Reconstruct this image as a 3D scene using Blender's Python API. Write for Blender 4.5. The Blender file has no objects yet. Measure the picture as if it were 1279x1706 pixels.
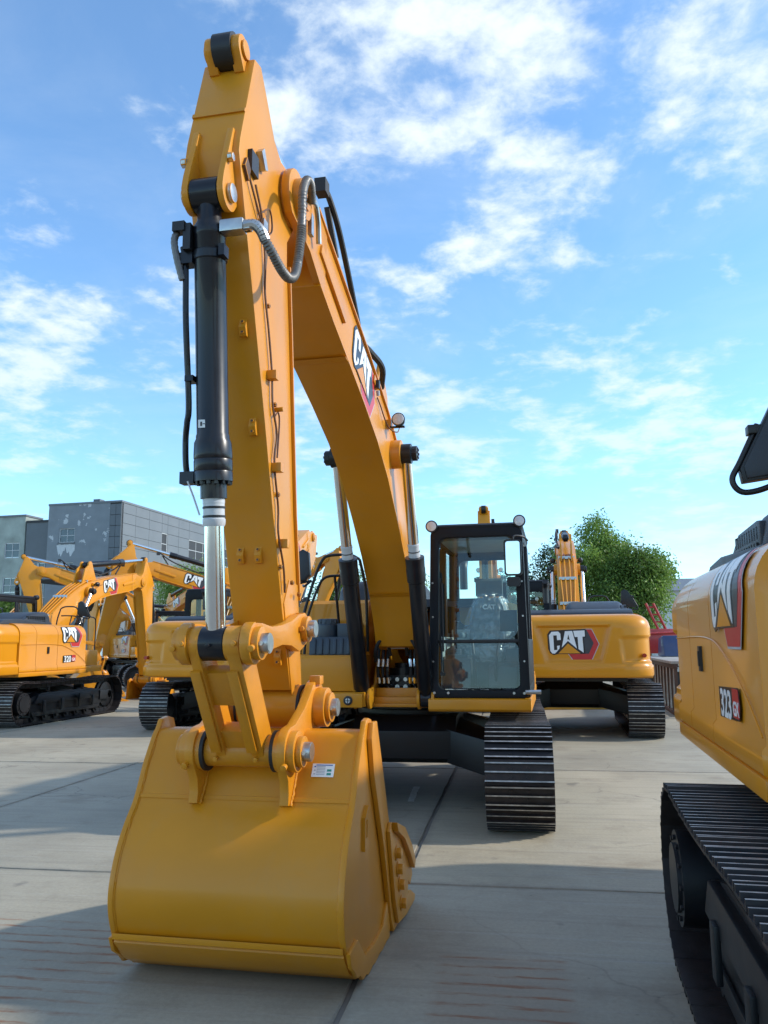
import bpy, bmesh, math, random
from mathutils import Vector, Matrix, noise

R = math.radians
PI = math.pi
scene = bpy.context.scene
COL = scene.collection

# ------------------------------------------------------------------ camera
def cam_axes(yaw, pitch, roll):
    cy, sy, cp, sp = math.cos(yaw), math.sin(yaw), math.cos(pitch), math.sin(pitch)
    f = Vector((-sy*cp, cy*cp, sp)); r = Vector((cy, sy, 0)); u = r.cross(f)
    cr, sr = math.cos(roll), math.sin(roll)
    return r*cr - u*sr, r*sr + u*cr, f
cam_data = bpy.data.cameras.new('camera')
cam = bpy.data.objects.new('camera', cam_data); COL.objects.link(cam)
_r, _u, _f = cam_axes(R(9.1), R(9.09), R(0.5))
cam.matrix_world = Matrix(((_r.x, _u.x, -_f.x, 1.21), (_r.y, _u.y, -_f.y, -9.69), (_r.z, _u.z, -_f.z, 1.70), (0, 0, 0, 1)))
cam_data.sensor_fit = 'VERTICAL'; cam_data.sensor_height = 36.0
cam_data.lens = 1355.0/1706.0*36.0
cam_data.clip_start = 0.05; cam_data.clip_end = 4000
scene.camera = cam

# ------------------------------------------------------------------ sky and sun
SUN_EL, SUN_AZ = R(31), R(77)           # azimuth measured from +Y towards +X
world = bpy.data.worlds.new('World'); scene.world = world; world.use_nodes = True
def build_world():
    nt = world.node_tree; nt.nodes.clear(); N, L = nt.nodes.new, nt.links.new
    out = N('ShaderNodeOutputWorld'); bg = N('ShaderNodeBackground')
    sky = N('ShaderNodeTexSky'); sky.sky_type = 'NISHITA'; sky.sun_disc = False
    sky.sun_elevation = SUN_EL; sky.sun_rotation = SUN_AZ
    sky.air_density = 1.0; sky.dust_density = 0.1; sky.ozone_density = 6.0; sky.altitude = 100
    tc = N('ShaderNodeTexCoord'); sep = N('ShaderNodeSeparateXYZ'); L(tc.outputs['Generated'], sep.inputs[0])
    def math_(op, a, b=None, c=None, clamp=False):
        n = N('ShaderNodeMath'); n.operation = op; n.use_clamp = clamp
        for i, v in enumerate((a, b, c)):
            if v is None: continue
            if isinstance(v, (int, float)): n.inputs[i].default_value = v
            else: L(v, n.inputs[i])
        return n.outputs[0]
    zc = math_('MAXIMUM', sep.outputs['Z'], 0.0)
    den = math_('ADD', zc, 0.16)
    px = math_('DIVIDE', sep.outputs['X'], den); py = math_('DIVIDE', sep.outputs['Y'], den)
    comb = N('ShaderNodeCombineXYZ'); L(px, comb.inputs[0]); L(py, comb.inputs[1])
    def noise_(scale, detail, rough, off, dist=0.0):
        mp = N('ShaderNodeMapping'); mp.inputs['Location'].default_value = off; L(comb.outputs[0], mp.inputs[0])
        n = N('ShaderNodeTexNoise'); n.inputs['Scale'].default_value = scale; n.inputs['Detail'].default_value = detail
        n.inputs['Roughness'].default_value = rough; n.inputs['Distortion'].default_value = dist
        L(mp.outputs[0], n.inputs['Vector']); return n.outputs['Fac']
    big = noise_(1.25, 2, 0.5, (10.7, 3.6, 0))
    mid = noise_(5.0, 9, 0.58, (4.3, 2.0, 2.0), 0.15)
    fine = noise_(15.0, 6, 0.6, (5.0, 2.0, 4.0), 0.3)
    s = math_('ADD', math_('MULTIPLY', big, 0.50), math_('MULTIPLY', mid, 0.60))
    s = math_('ADD', s, math_('MULTIPLY', math_('SUBTRACT', fine, 0.5), 0.22))
    mr = N('ShaderNodeMapRange'); mr.interpolation_type = 'SMOOTHSTEP'
    mr.inputs['From Min'].default_value = 0.515; mr.inputs['From Max'].default_value = 0.70; L(s, mr.inputs['Value'])
    # clouds thin out into the pale band above the horizon
    hz = N('ShaderNodeMapRange'); hz.inputs['From Min'].default_value = 0.02; hz.inputs['From Max'].default_value = 0.40; hz.inputs['To Min'].default_value = 0.25
    L(sep.outputs['Z'], hz.inputs['Value'])
    vl = N('ShaderNodeMapRange'); vl.interpolation_type = 'SMOOTHSTEP'; vl.inputs['From Min'].default_value = 0.36; vl.inputs['From Max'].default_value = 0.72; vl.inputs['To Max'].default_value = 0.12
    L(noise_(1.9, 7, 0.62, (8.1, 3.3, 1.0), 0.5), vl.inputs['Value'])
    mask = math_('ADD', math_('MULTIPLY', math_('MULTIPLY', mr.outputs[0], hz.outputs[0]), 0.95), 0.04)
    skyc = N('ShaderNodeMix'); skyc.data_type = 'RGBA'; skyc.blend_type = 'MULTIPLY'
    skyc.inputs['Factor'].default_value = 1.0; L(sky.outputs[0], skyc.inputs['A']); skyc.inputs['B'].default_value = (0.91, 1.04, 1.0, 1)
    mix = N('ShaderNodeMix'); mix.data_type = 'RGBA'; L(math_('MAXIMUM', mask, math_('ADD', math_('MULTIPLY', mask, 0.75), math_('MULTIPLY', vl.outputs[0], hz.outputs[0]), clamp=True)), mix.inputs['Factor'])
    L(skyc.outputs['Result'], mix.inputs['A']); mix.inputs['B'].default_value = (3.25, 3.6, 3.8, 1)
    L(mix.outputs['Result'], bg.inputs['Color']); bg.inputs['Strength'].default_value = 0.148
    L(bg.outputs[0], out.inputs['Surface'])
build_world()
sun_data = bpy.data.lights.new('sun', 'SUN'); sun_data.energy = 2.0; sun_data.angle = R(2.0); sun_data.color = (1.0, 0.94, 0.84)
sun = bpy.data.objects.new('sun', sun_data); COL.objects.link(sun)
_sd = Vector((math.sin(SUN_AZ)*math.cos(SUN_EL), math.cos(SUN_AZ)*math.cos(SUN_EL), math.sin(SUN_EL)))
sun.rotation_euler = _sd.to_track_quat('Z', 'Y').to_euler(); sun.location = (30, 0, 30)
vs = scene.view_settings
vs.view_transform = 'Standard'; vs.look = 'None'; vs.gamma = 1.0; vs.use_curve_mapping = False; vs.exposure = 1.05
scene.render.engine = 'CYCLES'; scene.cycles.use_denoising = True
scene.cycles.max_bounces = 8; scene.cycles.transparent_max_bounces = 12
scene.cycles.sample_clamp_indirect = 6.0

# ------------------------------------------------------------------ materials
MATS = {}
def nodes_of(name):
    m = bpy.data.materials.new(name); m.use_nodes = True; MATS[name] = m
    nt = m.node_tree; return m, nt, nt.nodes['Principled BSDF']
def setp(b, **kw):
    for k, v in kw.items():
        k = {'base': 'Base Color', 'rough': 'Roughness', 'metal': 'Metallic', 'coat': 'Coat Weight', 'coatr': 'Coat Roughness', 'spec': 'Specular IOR Level', 'trans': 'Transmission Weight', 'ior': 'IOR', 'alpha': 'Alpha'}.get(k, k)
        b.inputs[k].default_value = (*v, 1) if isinstance(v, tuple) and len(v) == 3 else v
def mat(name, base, rough=0.5, metal=0.0, coat=0.0, var=0.12, vscale=6.0, rvar=0.1, bump=0.0, bscale=60.0, **kw):
    """principled surface with a little procedural unevenness in tone, gloss and relief"""
    m, nt, b = nodes_of(name); N, L = nt.nodes.new, nt.links.new
    setp(b, base=base, rough=rough, metal=metal, coat=coat, **kw)
    tc = N('ShaderNodeTexCoord'); n = N('ShaderNodeTexNoise'); n.inputs['Scale'].default_value = vscale; n.inputs['Detail'].default_value = 5
    L(tc.outputs['Object'], n.inputs['Vector'])
    cr = N('ShaderNodeValToRGB'); cr.color_ramp.elements[0].position = 0.3; cr.color_ramp.elements[1].position = 0.7
    cr.color_ramp.elements[0].color = (*[c*(1-var) for c in base], 1); cr.color_ramp.elements[1].color = (*[min(1, c*(1+var)) for c in base], 1)
    L(n.outputs['Fac'], cr.inputs[0]); L(cr.outputs[0], b.inputs['Base Color'])
    mr = N('ShaderNodeMapRange'); mr.inputs['To Min'].default_value = max(0.02, rough-rvar); mr.inputs['To Max'].default_value = min(1, rough+rvar)
    L(n.outputs['Fac'], mr.inputs['Value']); L(mr.outputs[0], b.inputs['Roughness'])
    if bump:
        n2 = N('ShaderNodeTexNoise'); n2.inputs['Scale'].default_value = bscale; n2.inputs['Detail'].default_value = 4
        L(tc.outputs['Object'], n2.inputs['Vector'])
        bp = N('ShaderNodeBump'); bp.inputs['Strength'].default_value = bump; bp.inputs['Distance'].default_value = 0.01
        L(n2.outputs['Fac'], bp.inputs['Height']); L(bp.outputs[0], b.inputs['Normal'])
    return m
def dust(name, amount=0.16):
    m = MATS[name]; nt = m.node_tree; N, L = nt.nodes.new, nt.links.new; b = nt.nodes['Principled BSDF']; src = b.inputs['Base Color'].links[0].from_socket
    tc = N('ShaderNodeTexCoord'); n = N('ShaderNodeTexNoise'); n.inputs['Scale'].default_value = 3.1; n.inputs['Detail'].default_value = 9; n.inputs['Roughness'].default_value = 0.72; n.inputs['Distortion'].default_value = 0.6
    L(tc.outputs['Object'], n.inputs['Vector']); cr = N('ShaderNodeValToRGB'); cr.color_ramp.elements[0].position = 0.48; cr.color_ramp.elements[1].position = 0.78; cr.color_ramp.elements[1].color = (amount, amount, amount, 1); L(n.outputs['Fac'], cr.inputs[0])
    mx = N('ShaderNodeMix'); mx.data_type = 'RGBA'; L(cr.outputs[0], mx.inputs['Factor']); L(src, mx.inputs['A']); mx.inputs['B'].default_value = (0.36, 0.27, 0.15, 1); L(mx.outputs['Result'], b.inputs['Base Color'])
    # fine scuffs
    v = N('ShaderNodeTexNoise'); v.inputs['Scale'].default_value = 1.0; v.inputs['Detail'].default_value = 3; mp = N('ShaderNodeMapping'); mp.inputs['Scale'].default_value = (160, 9, 9); mp.inputs['Rotation'].default_value = (0.3, 0.5, 0.4); L(tc.outputs['Object'], mp.inputs[0]); L(mp.outputs[0], v.inputs['Vector'])
    c2 = N('ShaderNodeValToRGB'); c2.color_ramp.elements[0].position = 0.70; c2.color_ramp.elements[1].position = 0.80; c2.color_ramp.elements[1].color = (0.14, 0.14, 0.14, 1); L(v.outputs['Fac'], c2.inputs[0])
    m2 = N('ShaderNodeMix'); m2.data_type = 'RGBA'; L(c2.outputs[0], m2.inputs['Factor']); L(mx.outputs['Result'], m2.inputs['A']); m2.inputs['B'].default_value = (0.25, 0.14, 0.04, 1); L(m2.outputs['Result'], b.inputs['Base Color'])
YEL = (0.645, 0.25, 0.008)
mat('yellow_paint', YEL, 0.38, coat=0.18, var=0.05, vscale=2.2, rvar=0.07, bump=0.10, bscale=5, coatr=0.15, spec=0.32)
mat('yellow_gloss', YEL, 0.34, spec=0.3, coat=0.28, var=0.03, vscale=1.5, rvar=0.05, bump=0.015, bscale=6, coatr=0.05)
mat('yellow_cast', (0.635, 0.246, 0.008), 0.42, coat=0.15, var=0.08, vscale=9, bump=0.12, bscale=70)
for _n in ('yellow_paint', 'yellow_cast'): dust(_n)
mat('black_gloss', (0.008, 0.009, 0.013), 0.34, coat=0.18, spec=0.35, var=0.2, bump=0.02, bscale=20)
mat('black_paint', (0.010, 0.0105, 0.012), 0.42, var=0.3, bump=0.05, bscale=40)
mat('black_plastic', (0.024, 0.028, 0.036), 0.45, var=0.15, bump=0.06, bscale=120)
mat('slate_plastic', (0.03, 0.045, 0.065), 0.4, var=0.15, bump=0.05, bscale=90)
mat('rubber', (0.014, 0.014, 0.015), 0.6, var=0.3, bump=0.1, bscale=80)
mat('chrome', (0.72, 0.73, 0.74), 0.16, metal=1.0, var=0.04, rvar=0.05)
mat('zinc', (0.50, 0.50, 0.49), 0.34, metal=0.9, var=0.12, vscale=20)
mat('shrink_wrap', (0.55, 0.56, 0.57), 0.35, var=0.1)
mat('track_steel', (0.016, 0.0155, 0.017), 0.5, metal=0.25, var=0.35, vscale=12, bump=0.15, bscale=60)
def shoe_tone(name, lo, hi):
    m = MATS[name]; nt = m.node_tree; b = nt.nodes['Principled BSDF']; src = b.inputs['Base Color'].links[0].from_socket
    oi = nt.nodes.new('ShaderNodeObjectInfo'); cr = nt.nodes.new('ShaderNodeValToRGB'); cr.color_ramp.elements[0].color = (*lo, 1); cr.color_ramp.elements[1].color = (*hi, 1)
    nt.links.new(oi.outputs['Random'], cr.inputs[0]); mx = nt.nodes.new('ShaderNodeMix'); mx.data_type = 'RGBA'; mx.blend_type = 'MULTIPLY'; mx.inputs['Factor'].default_value = 1.0
    nt.links.new(src, mx.inputs['A']); nt.links.new(cr.outputs[0], mx.inputs['B']); nt.links.new(mx.outputs['Result'], b.inputs['Base Color'])
shoe_tone('track_steel', (0.7, 0.75, 0.85), (2.4, 1.75, 1.4))
mat('worn_steel', (0.40, 0.39, 0.37), 0.42, metal=0.6, var=0.4, vscale=15)
mat('frame_black', (0.007, 0.0075, 0.0095), 0.45, var=0.3, vscale=4, bump=0.06, bscale=30)
mat('hose_braid', (0.16, 0.155, 0.15), 0.45, metal=0.3, var=0.25, vscale=30)
mat('cable', (0.10, 0.035, 0.012), 0.5)
mat('white_print', (0.78, 0.79, 0.78), 0.4, var=0.03)
mat('black_print', (0.012, 0.012, 0.014), 0.35)
mat('red_print', (0.52, 0.03, 0.028), 0.38, var=0.06)
mat('grey_print', (0.045, 0.047, 0.055), 0.38)
mat('green_print', (0.02, 0.25, 0.2), 0.4)
mat('blue_print', (0.03, 0.12, 0.42), 0.4)
mat('pale_grey_print', (0.42, 0.45, 0.48), 0.4)
mat('reflector_red', (0.35, 0.02, 0.01), 0.25, coat=0.6)
mat('lamp_lens', (0.62, 0.64, 0.66), 0.12, var=0.1, vscale=30, coat=0.8)
mat('mirror_face', (0.85, 0.87, 0.88), 0.02, metal=1.0, var=0.0, rvar=0.0)
mat('seat_fabric', (0.085, 0.115, 0.125), 0.55, var=0.2, bump=0.2, bscale=200)
mat('cab_frame_black', (0.006, 0.0065, 0.009), 0.5, var=0.2, spec=0.25, bump=0.02, bscale=20)
mat('cab_trim', (0.30, 0.36, 0.36), 0.55, var=0.1)
def film_mat():
    m, nt, b = nodes_of('plastic_film'); N, L = nt.nodes.new, nt.links.new
    tr = N('ShaderNodeBsdfTransparent'); gl = N('ShaderNodeBsdfGlossy'); gl.inputs['Roughness'].default_value = 0.12
    tc = N('ShaderNodeTexCoord'); n = N('ShaderNodeTexNoise'); n.inputs['Scale'].default_value = 9; n.inputs['Detail'].default_value = 4; n.inputs['Distortion'].default_value = 1.5
    L(tc.outputs['Object'], n.inputs['Vector'])
    bp = N('ShaderNodeBump'); bp.inputs['Strength'].default_value = 1.0; bp.inputs['Distance'].default_value = 0.05
    L(n.outputs['Fac'], bp.inputs['Height']); L(bp.outputs[0], gl.inputs['Normal'])
    mx = N('ShaderNodeMixShader'); mx.inputs[0].default_value = 0.17; L(tr.outputs[0], mx.inputs[1]); L(gl.outputs[0], mx.inputs[2])
    L(mx.outputs[0], nt.nodes['Material Output'].inputs['Surface'])
film_mat()
def glass_mat(name, tint, refl=0.07, ior=1.5):
    m, nt, b = nodes_of(name); N, L = nt.nodes.new, nt.links.new
    tr = N('ShaderNodeBsdfTransparent'); tr.inputs[0].default_value = (*tint, 1)
    gl = N('ShaderNodeBsdfGlossy'); gl.inputs['Roughness'].default_value = 0.02; gl.inputs['Color'].default_value = (0.9, 0.95, 0.95, 1)
    fr = N('ShaderNodeFresnel'); fr.inputs['IOR'].default_value = ior
    ad = N('ShaderNodeMath'); ad.operation = 'ADD'; ad.use_clamp = True; ad.inputs[1].default_value = refl; L(fr.outputs[0], ad.inputs[0])
    mx = N('ShaderNodeMixShader'); L(ad.outputs[0], mx.inputs[0]); L(tr.outputs[0], mx.inputs[1]); L(gl.outputs[0], mx.inputs[2])
    L(mx.outputs[0], nt.nodes['Material Output'].inputs['Surface'])
glass_mat('cab_glass', (0.87, 0.985, 0.965), 0.03, 1.45)
mat('window_glass', (0.05, 0.075, 0.09), 0.08, var=0.3, vscale=1.2, coat=0.6)
mat('window_glass_pale', (0.20, 0.27, 0.30), 0.08, var=0.35, vscale=0.6, coat=0.6)
mat('window_frame_white', (0.55, 0.57, 0.58), 0.5)
mat('panel_grey', (0.15, 0.165, 0.18), 0.55, var=0.08, vscale=0.4)
mat('panel_dark', (0.12, 0.135, 0.15), 0.5, var=0.12, vscale=0.6)
mat('roof_dark', (0.03, 0.03, 0.033), 0.6)
mat('bark', (0.07, 0.052, 0.038), 0.85, var=0.3, vscale=8, bump=0.6, bscale=25)
mat('rust_steel', (0.085, 0.042, 0.026), 0.7, var=0.35, vscale=9, bump=0.2, bscale=40)
mat('galvanised', (0.42, 0.42, 0.40), 0.5, metal=0.3, var=0.2, vscale=8)
mat('deck_board', (0.36, 0.33, 0.29), 0.75, var=0.2, vscale=5)
mat('machine_red', (0.42, 0.028, 0.022), 0.4, coat=0.3, var=0.1)
mat('truck_blue', (0.035, 0.055, 0.14), 0.4, coat=0.3, var=0.1)
mat('yellow_rail', (0.50, 0.27, 0.035), 0.5, var=0.2)
mat('road_paint', (0.62, 0.61, 0.56), 0.7, var=0.2, vscale=20)

def peeling_mat():
    m, nt, b = nodes_of('peeling_render'); N, L = nt.nodes.new, nt.links.new
    tc = N('ShaderNodeTexCoord'); b.inputs['Roughness'].default_value = 0.8
    n = N('ShaderNodeTexNoise'); n.inputs['Scale'].default_value = 0.55; n.inputs['Detail'].default_value = 6; n.inputs['Roughness'].default_value = 0.6
    L(tc.outputs['Object'], n.inputs['Vector'])
    v = N('ShaderNodeTexNoise'); v.inputs['Scale'].default_value = 0.16; v.inputs['Detail'].default_value = 2; L(tc.outputs['Object'], v.inputs['Vector'])
    sep = N('ShaderNodeSeparateXYZ'); L(tc.outputs['Object'], sep.inputs[0])
    zr = N('ShaderNodeMapRange'); zr.inputs['From Min'].default_value = 8; zr.inputs['From Max'].default_value = 17.5; zr.inputs['To Min'].default_value = -0.10; zr.inputs['To Max'].default_value = 0.09
    L(sep.outputs['Z'], zr.inputs['Value'])
    a = N('ShaderNodeMath'); a.operation = 'ADD'; L(n.outputs['Fac'], a.inputs[0]); L(zr.outputs[0], a.inputs[1])
    a2 = N('ShaderNodeMath'); a2.operation = 'MULTIPLY_ADD'; L(v.outputs['Fac'], a2.inputs[0]); a2.inputs[1].default_value = 0.35; L(a.outputs[0], a2.inputs[2])
    cr = N('ShaderNodeValToRGB'); cr.color_ramp.interpolation = 'CONSTANT'
    cr.color_ramp.elements[0].color = (0.27, 0.30, 0.325, 1); cr.color_ramp.elements[1].position = 0.80; cr.color_ramp.elements[1].color = (0.62, 0.64, 0.65, 1)
    L(a2.outputs[0], cr.inputs[0])
    n3 = N('ShaderNodeTexNoise'); n3.inputs['Scale'].default_value = 0.9; n3.inputs['Detail'].default_value = 8; L(tc.outputs['Object'], n3.inputs['Vector'])
    mx = N('ShaderNodeMix'); mx.data_type = 'RGBA'; mx.blend_type = 'MULTIPLY'; mx.inputs['Factor'].default_value = 0.35
    L(cr.outputs[0], mx.inputs['A']); L(n3.outputs['Fac'], mx.inputs['B']); L(mx.outputs['Result'], b.inputs['Base Color'])
peeling_mat()

def concrete_mat():
    m, nt, b = nodes_of('concrete'); N, L = nt.nodes.new, nt.links.new
    g = N('ShaderNodeNewGeometry'); b.inputs['Roughness'].default_value = 0.72; b.inputs['Specular IOR Level'].default_value = 0.35
    P = g.outputs['Position']
    def mapn(scale, detail=6, rough=0.6, vec_scale=(1, 1, 1), off=(0, 0, 0), dist=0.0):
        mp = N('ShaderNodeMapping'); mp.inputs['Scale'].default_value = vec_scale; mp.inputs['Location'].default_value = off; L(P, mp.inputs[0])
        n = N('ShaderNodeTexNoise'); n.inputs['Scale'].default_value = scale; n.inputs['Detail'].default_value = detail
        n.inputs['Roughness'].default_value = rough; n.inputs['Distortion'].default_value = dist; L(mp.outputs[0], n.inputs['Vector']); return n.outputs['Fac']
    def ramp(x, stops):
        c = N('ShaderNodeValToRGB'); e = c.color_ramp.elements
        e[0].position, e[0].color = stops[0][0], (*stops[0][1], 1); e[1].position, e[1].color = stops[-1][0], (*stops[-1][1], 1)
        for p, col in stops[1:-1]:
            q = e.new(p); q.color = (*col, 1)
        L(x, c.inputs[0]); return c.outputs[0]
    def mixc(fac, a, b_, mode='MIX'):
        n = N('ShaderNodeMix'); n.data_type = 'RGBA'; n.blend_type = mode
        for s, v in (('Factor', fac), ('A', a), ('B', b_)):
            if isinstance(v, float): n.inputs[s].default_value = v
            elif isinstance(v, tuple): n.inputs[s].default_value = (*v, 1)
            else: L(v, n.inputs[s])
        return n.outputs['Result']
    def mth(op, a, b_=None, c=None, clamp=False):
        n = N('ShaderNodeMath'); n.operation = op; n.use_clamp = clamp
        for i, v in enumerate((a, b_, c)):
            if v is None: continue
            if isinstance(v, (int, float)): n.inputs[i].default_value = v
            else: L(v, n.inputs[i])
        return n.outputs[0]
    cloudy = mapn(0.55, 7, 0.62)
    base = ramp(cloudy, [(0.28, (0.285, 0.252, 0.19)), (0.5, (0.385, 0.343, 0.258)), (0.74, (0.465, 0.415, 0.315))])
    oi = N('ShaderNodeObjectInfo')
    slab = ramp(oi.outputs['Random'], [(0.0, (0.90, 0.91, 0.92)), (1.0, (1.06, 1.04, 1.0))])
    base = mixc(1.0, base, slab, 'MULTIPLY')
    streak = mapn(1.0, 5, 0.7, (0.55, 9.0, 1), (3, 1, 0), 0.3)           # broom and wheel streaks across the slabs
    base = mixc(mth('MULTIPLY', ramp(streak, [(0.50, (0, 0, 0)), (0.72, (1, 1, 1))]), 0.45), base, (0.20, 0.175, 0.14))
    streak2 = mapn(1.0, 4, 0.6, (0.4, 13.0, 1), (9, 4, 0), 0.2)
    base = mixc(mth('MULTIPLY', ramp(streak2, [(0.58, (0, 0, 0)), (0.72, (1, 1, 1))]), 0.3), base, (0.44, 0.42, 0.385))
    grit = mapn(38, 4, 0.7)
    base = mixc(0.30, base, ramp(grit, [(0.3, (0.62, 0.62, 0.62)), (0.7, (1.2, 1.2, 1.2))]), 'MULTIPLY')
    blot = mapn(1.6, 6, 0.65, off=(11, 5, 0))
    base = mixc(mth('MULTIPLY', ramp(blot, [(0.55, (0, 0, 0)), (0.70, (1, 1, 1))]), 0.48), base, (0.22, 0.18, 0.13))
    # dirt gathered along the slab edges
    tco = N('ShaderNodeTexCoord'); so = N('ShaderNodeSeparateXYZ'); L(tco.outputs['Object'], so.inputs[0])
    de = mth('MINIMUM', mth('SUBTRACT', 2.31, mth('ABSOLUTE', so.outputs['X'])), mth('SUBTRACT', 2.675, mth('ABSOLUTE', so.outputs['Y'])))
    dn = mth('ADD', de, mth('MULTIPLY', mth('SUBTRACT', mapn(5.0, 5, 0.65, off=(1, 8, 0)), 0.5), 0.22))
    base = mixc(mth('MULTIPLY', ramp(dn, [(0.0, (1, 1, 1)), (0.085, (0, 0, 0))]), 0.36), base, (0.15, 0.135, 0.115))
    # hairline cracks, oil drips and dust
    vor = N('ShaderNodeTexVoronoi'); vor.feature = 'DISTANCE_TO_EDGE'; vor.inputs['Scale'].default_value = 0.34
    wv = N('ShaderNodeMapping'); wn = N('ShaderNodeTexNoise'); wn.inputs['Scale'].default_value = 1.1; wn.inputs['Detail'].default_value = 5; L(P, wn.inputs['Vector'])
    va = N('ShaderNodeVectorMath'); va.operation = 'MULTIPLY_ADD'; L(wn.outputs['Color'], va.inputs[0]); va.inputs[1].default_value = (1.3, 1.3, 0); L(P, va.inputs[2]); L(va.outputs[0], vor.inputs['Vector'])
    crk = mth('MULTIPLY', ramp(vor.outputs['Distance'], [(0.0, (1, 1, 1)), (0.0045, (0, 0, 0))]), ramp(mapn(0.35, 3, 0.5, off=(7, 7, 0)), [(0.48, (0, 0, 0)), (0.58, (1, 1, 1))]))
    base = mixc(mth('MULTIPLY', crk, 0.55), base, (0.09, 0.08, 0.07))
    oil = mapn(2.6, 3, 0.45, off=(21, 3, 0))
    base = mixc(mth('MULTIPLY', ramp(oil, [(0.70, (0, 0, 0)), (0.75, (1, 1, 1))]), 0.5), base, (0.11, 0.098, 0.085))
    spk = N('ShaderNodeTexVoronoi'); spk.inputs['Scale'].default_value = 9.0; L(P, spk.inputs['Vector'])
    base = mixc(mth('MULTIPLY', ramp(spk.outputs['Distance'], [(0.05, (1, 1, 1)), (0.09, (0, 0, 0))]), mth('MULTIPLY', ramp(blot, [(0.45, (0, 0, 0)), (0.6, (1, 1, 1))]), 0.6)), base, (0.13, 0.115, 0.095))
    # rust prints left by track shoes: two patches of short bars
    sep = N('ShaderNodeSeparateXYZ'); L(P, sep.inputs[0]); X, Y = sep.outputs['X'], sep.outputs['Y']
    def band(v, lo, hi, soft):
        return mth('MULTIPLY', mth('DIVIDE', mth('SUBTRACT', v, lo), soft, clamp=True), mth('DIVIDE', mth('SUBTRACT', hi, v), soft, clamp=True))
    wob = mapn(2.2, 3, 0.5)
    bars = N('ShaderNodeTexWave'); bars.wave_type = 'BANDS'; bars.bands_direction = 'Y'; bars.inputs['Scale'].default_value = 2.65
    bars.inputs['Distortion'].default_value = 1.6; bars.inputs['Detail'].default_value = 3; bars.inputs['Detail Scale'].default_value = 2.0; L(P, bars.inputs['Vector'])
    brk = mapn(4.0, 4, 0.7, (1.0, 6.0, 1), (2, 2, 0))
    barm = mth('MULTIPLY', ramp(bars.outputs['Fac'], [(0.72, (0, 0, 0)), (0.93, (1, 1, 1))]), ramp(brk, [(0.42, (0, 0, 0)), (0.6, (1, 1, 1))]))
    p1 = mth('MULTIPLY', band(X, 0.72, 1.44, 0.06), band(Y, -8.2, -4.86, 0.08))
    p2 = mth('MULTIPLY', band(X, -2.6, -0.75, 0.25), band(Y, -8.2, -4.55, 0.2))
    tint = mth('MULTIPLY', mth('ADD', p1, mth('MULTIPLY', p2, 0.0)), mth('MULTIPLY', wob, 0.42))
    base = mixc(tint, base, (0.30, 0.225, 0.16))
    base = mixc(mth('MULTIPLY', mth('MULTIPLY', mth('MAXIMUM', p1, p2), barm), 0.8), base, (0.25, 0.105, 0.045))
    p3 = mth('MULTIPLY', band(X, 1.55, 2.2, 0.15), band(Y, -3.35, -2.75, 0.15))
    base = mixc(mth('MULTIPLY', mth('MULTIPLY', p3, ramp(brk, [(0.45, (0, 0, 0)), (0.62, (1, 1, 1))])), 0.4), base, (0.22, 0.15, 0.09))
    L(base, b.inputs['Base Color'])
    bp = N('ShaderNodeBump'); bp.inputs['Strength'].default_value = 0.35; bp.inputs['Distance'].default_value = 0.012
    hh = mth('ADD', mth('MULTIPLY', grit, 0.4), mth('MULTIPLY', streak, 0.6)); L(hh, bp.inputs['Height']); L(bp.outputs[0], b.inputs['Normal'])
    mat('joint_dirt', (0.19, 0.172, 0.145), 0.9, var=0.25, vscale=3)
concrete_mat()

def leaf_mat(name, a, b_):
    m, nt, b = nodes_of(name); N, L = nt.nodes.new, nt.links.new
    g = N('ShaderNodeNewGeometry'); cr = N('ShaderNodeValToRGB'); cr.color_ramp.elements[0].color = (*a, 1); cr.color_ramp.elements[1].color = (*b_, 1)
    L(g.outputs['Random Per Island'], cr.inputs[0]); L(cr.outputs[0], b.inputs['Base Color']); b.inputs['Roughness'].default_value = 0.55
    tl = N('ShaderNodeBsdfTranslucent'); L(cr.outputs[0], tl.inputs['Color'])
    mx = N('ShaderNodeMixShader'); mx.inputs[0].default_value = 0.42; L(b.outputs[0], mx.inputs[1]); L(tl.outputs[0], mx.inputs[2])
    L(mx.outputs[0], nt.nodes['Material Output'].inputs['Surface'])
leaf_mat('leaf_mid', (0.065, 0.13, 0.022), (0.15, 0.25, 0.045))
leaf_mat('leaf_light', (0.12, 0.215, 0.035), (0.26, 0.39, 0.08))
leaf_mat('leaf_dark', (0.016, 0.042, 0.012), (0.045, 0.092, 0.022))

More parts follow.
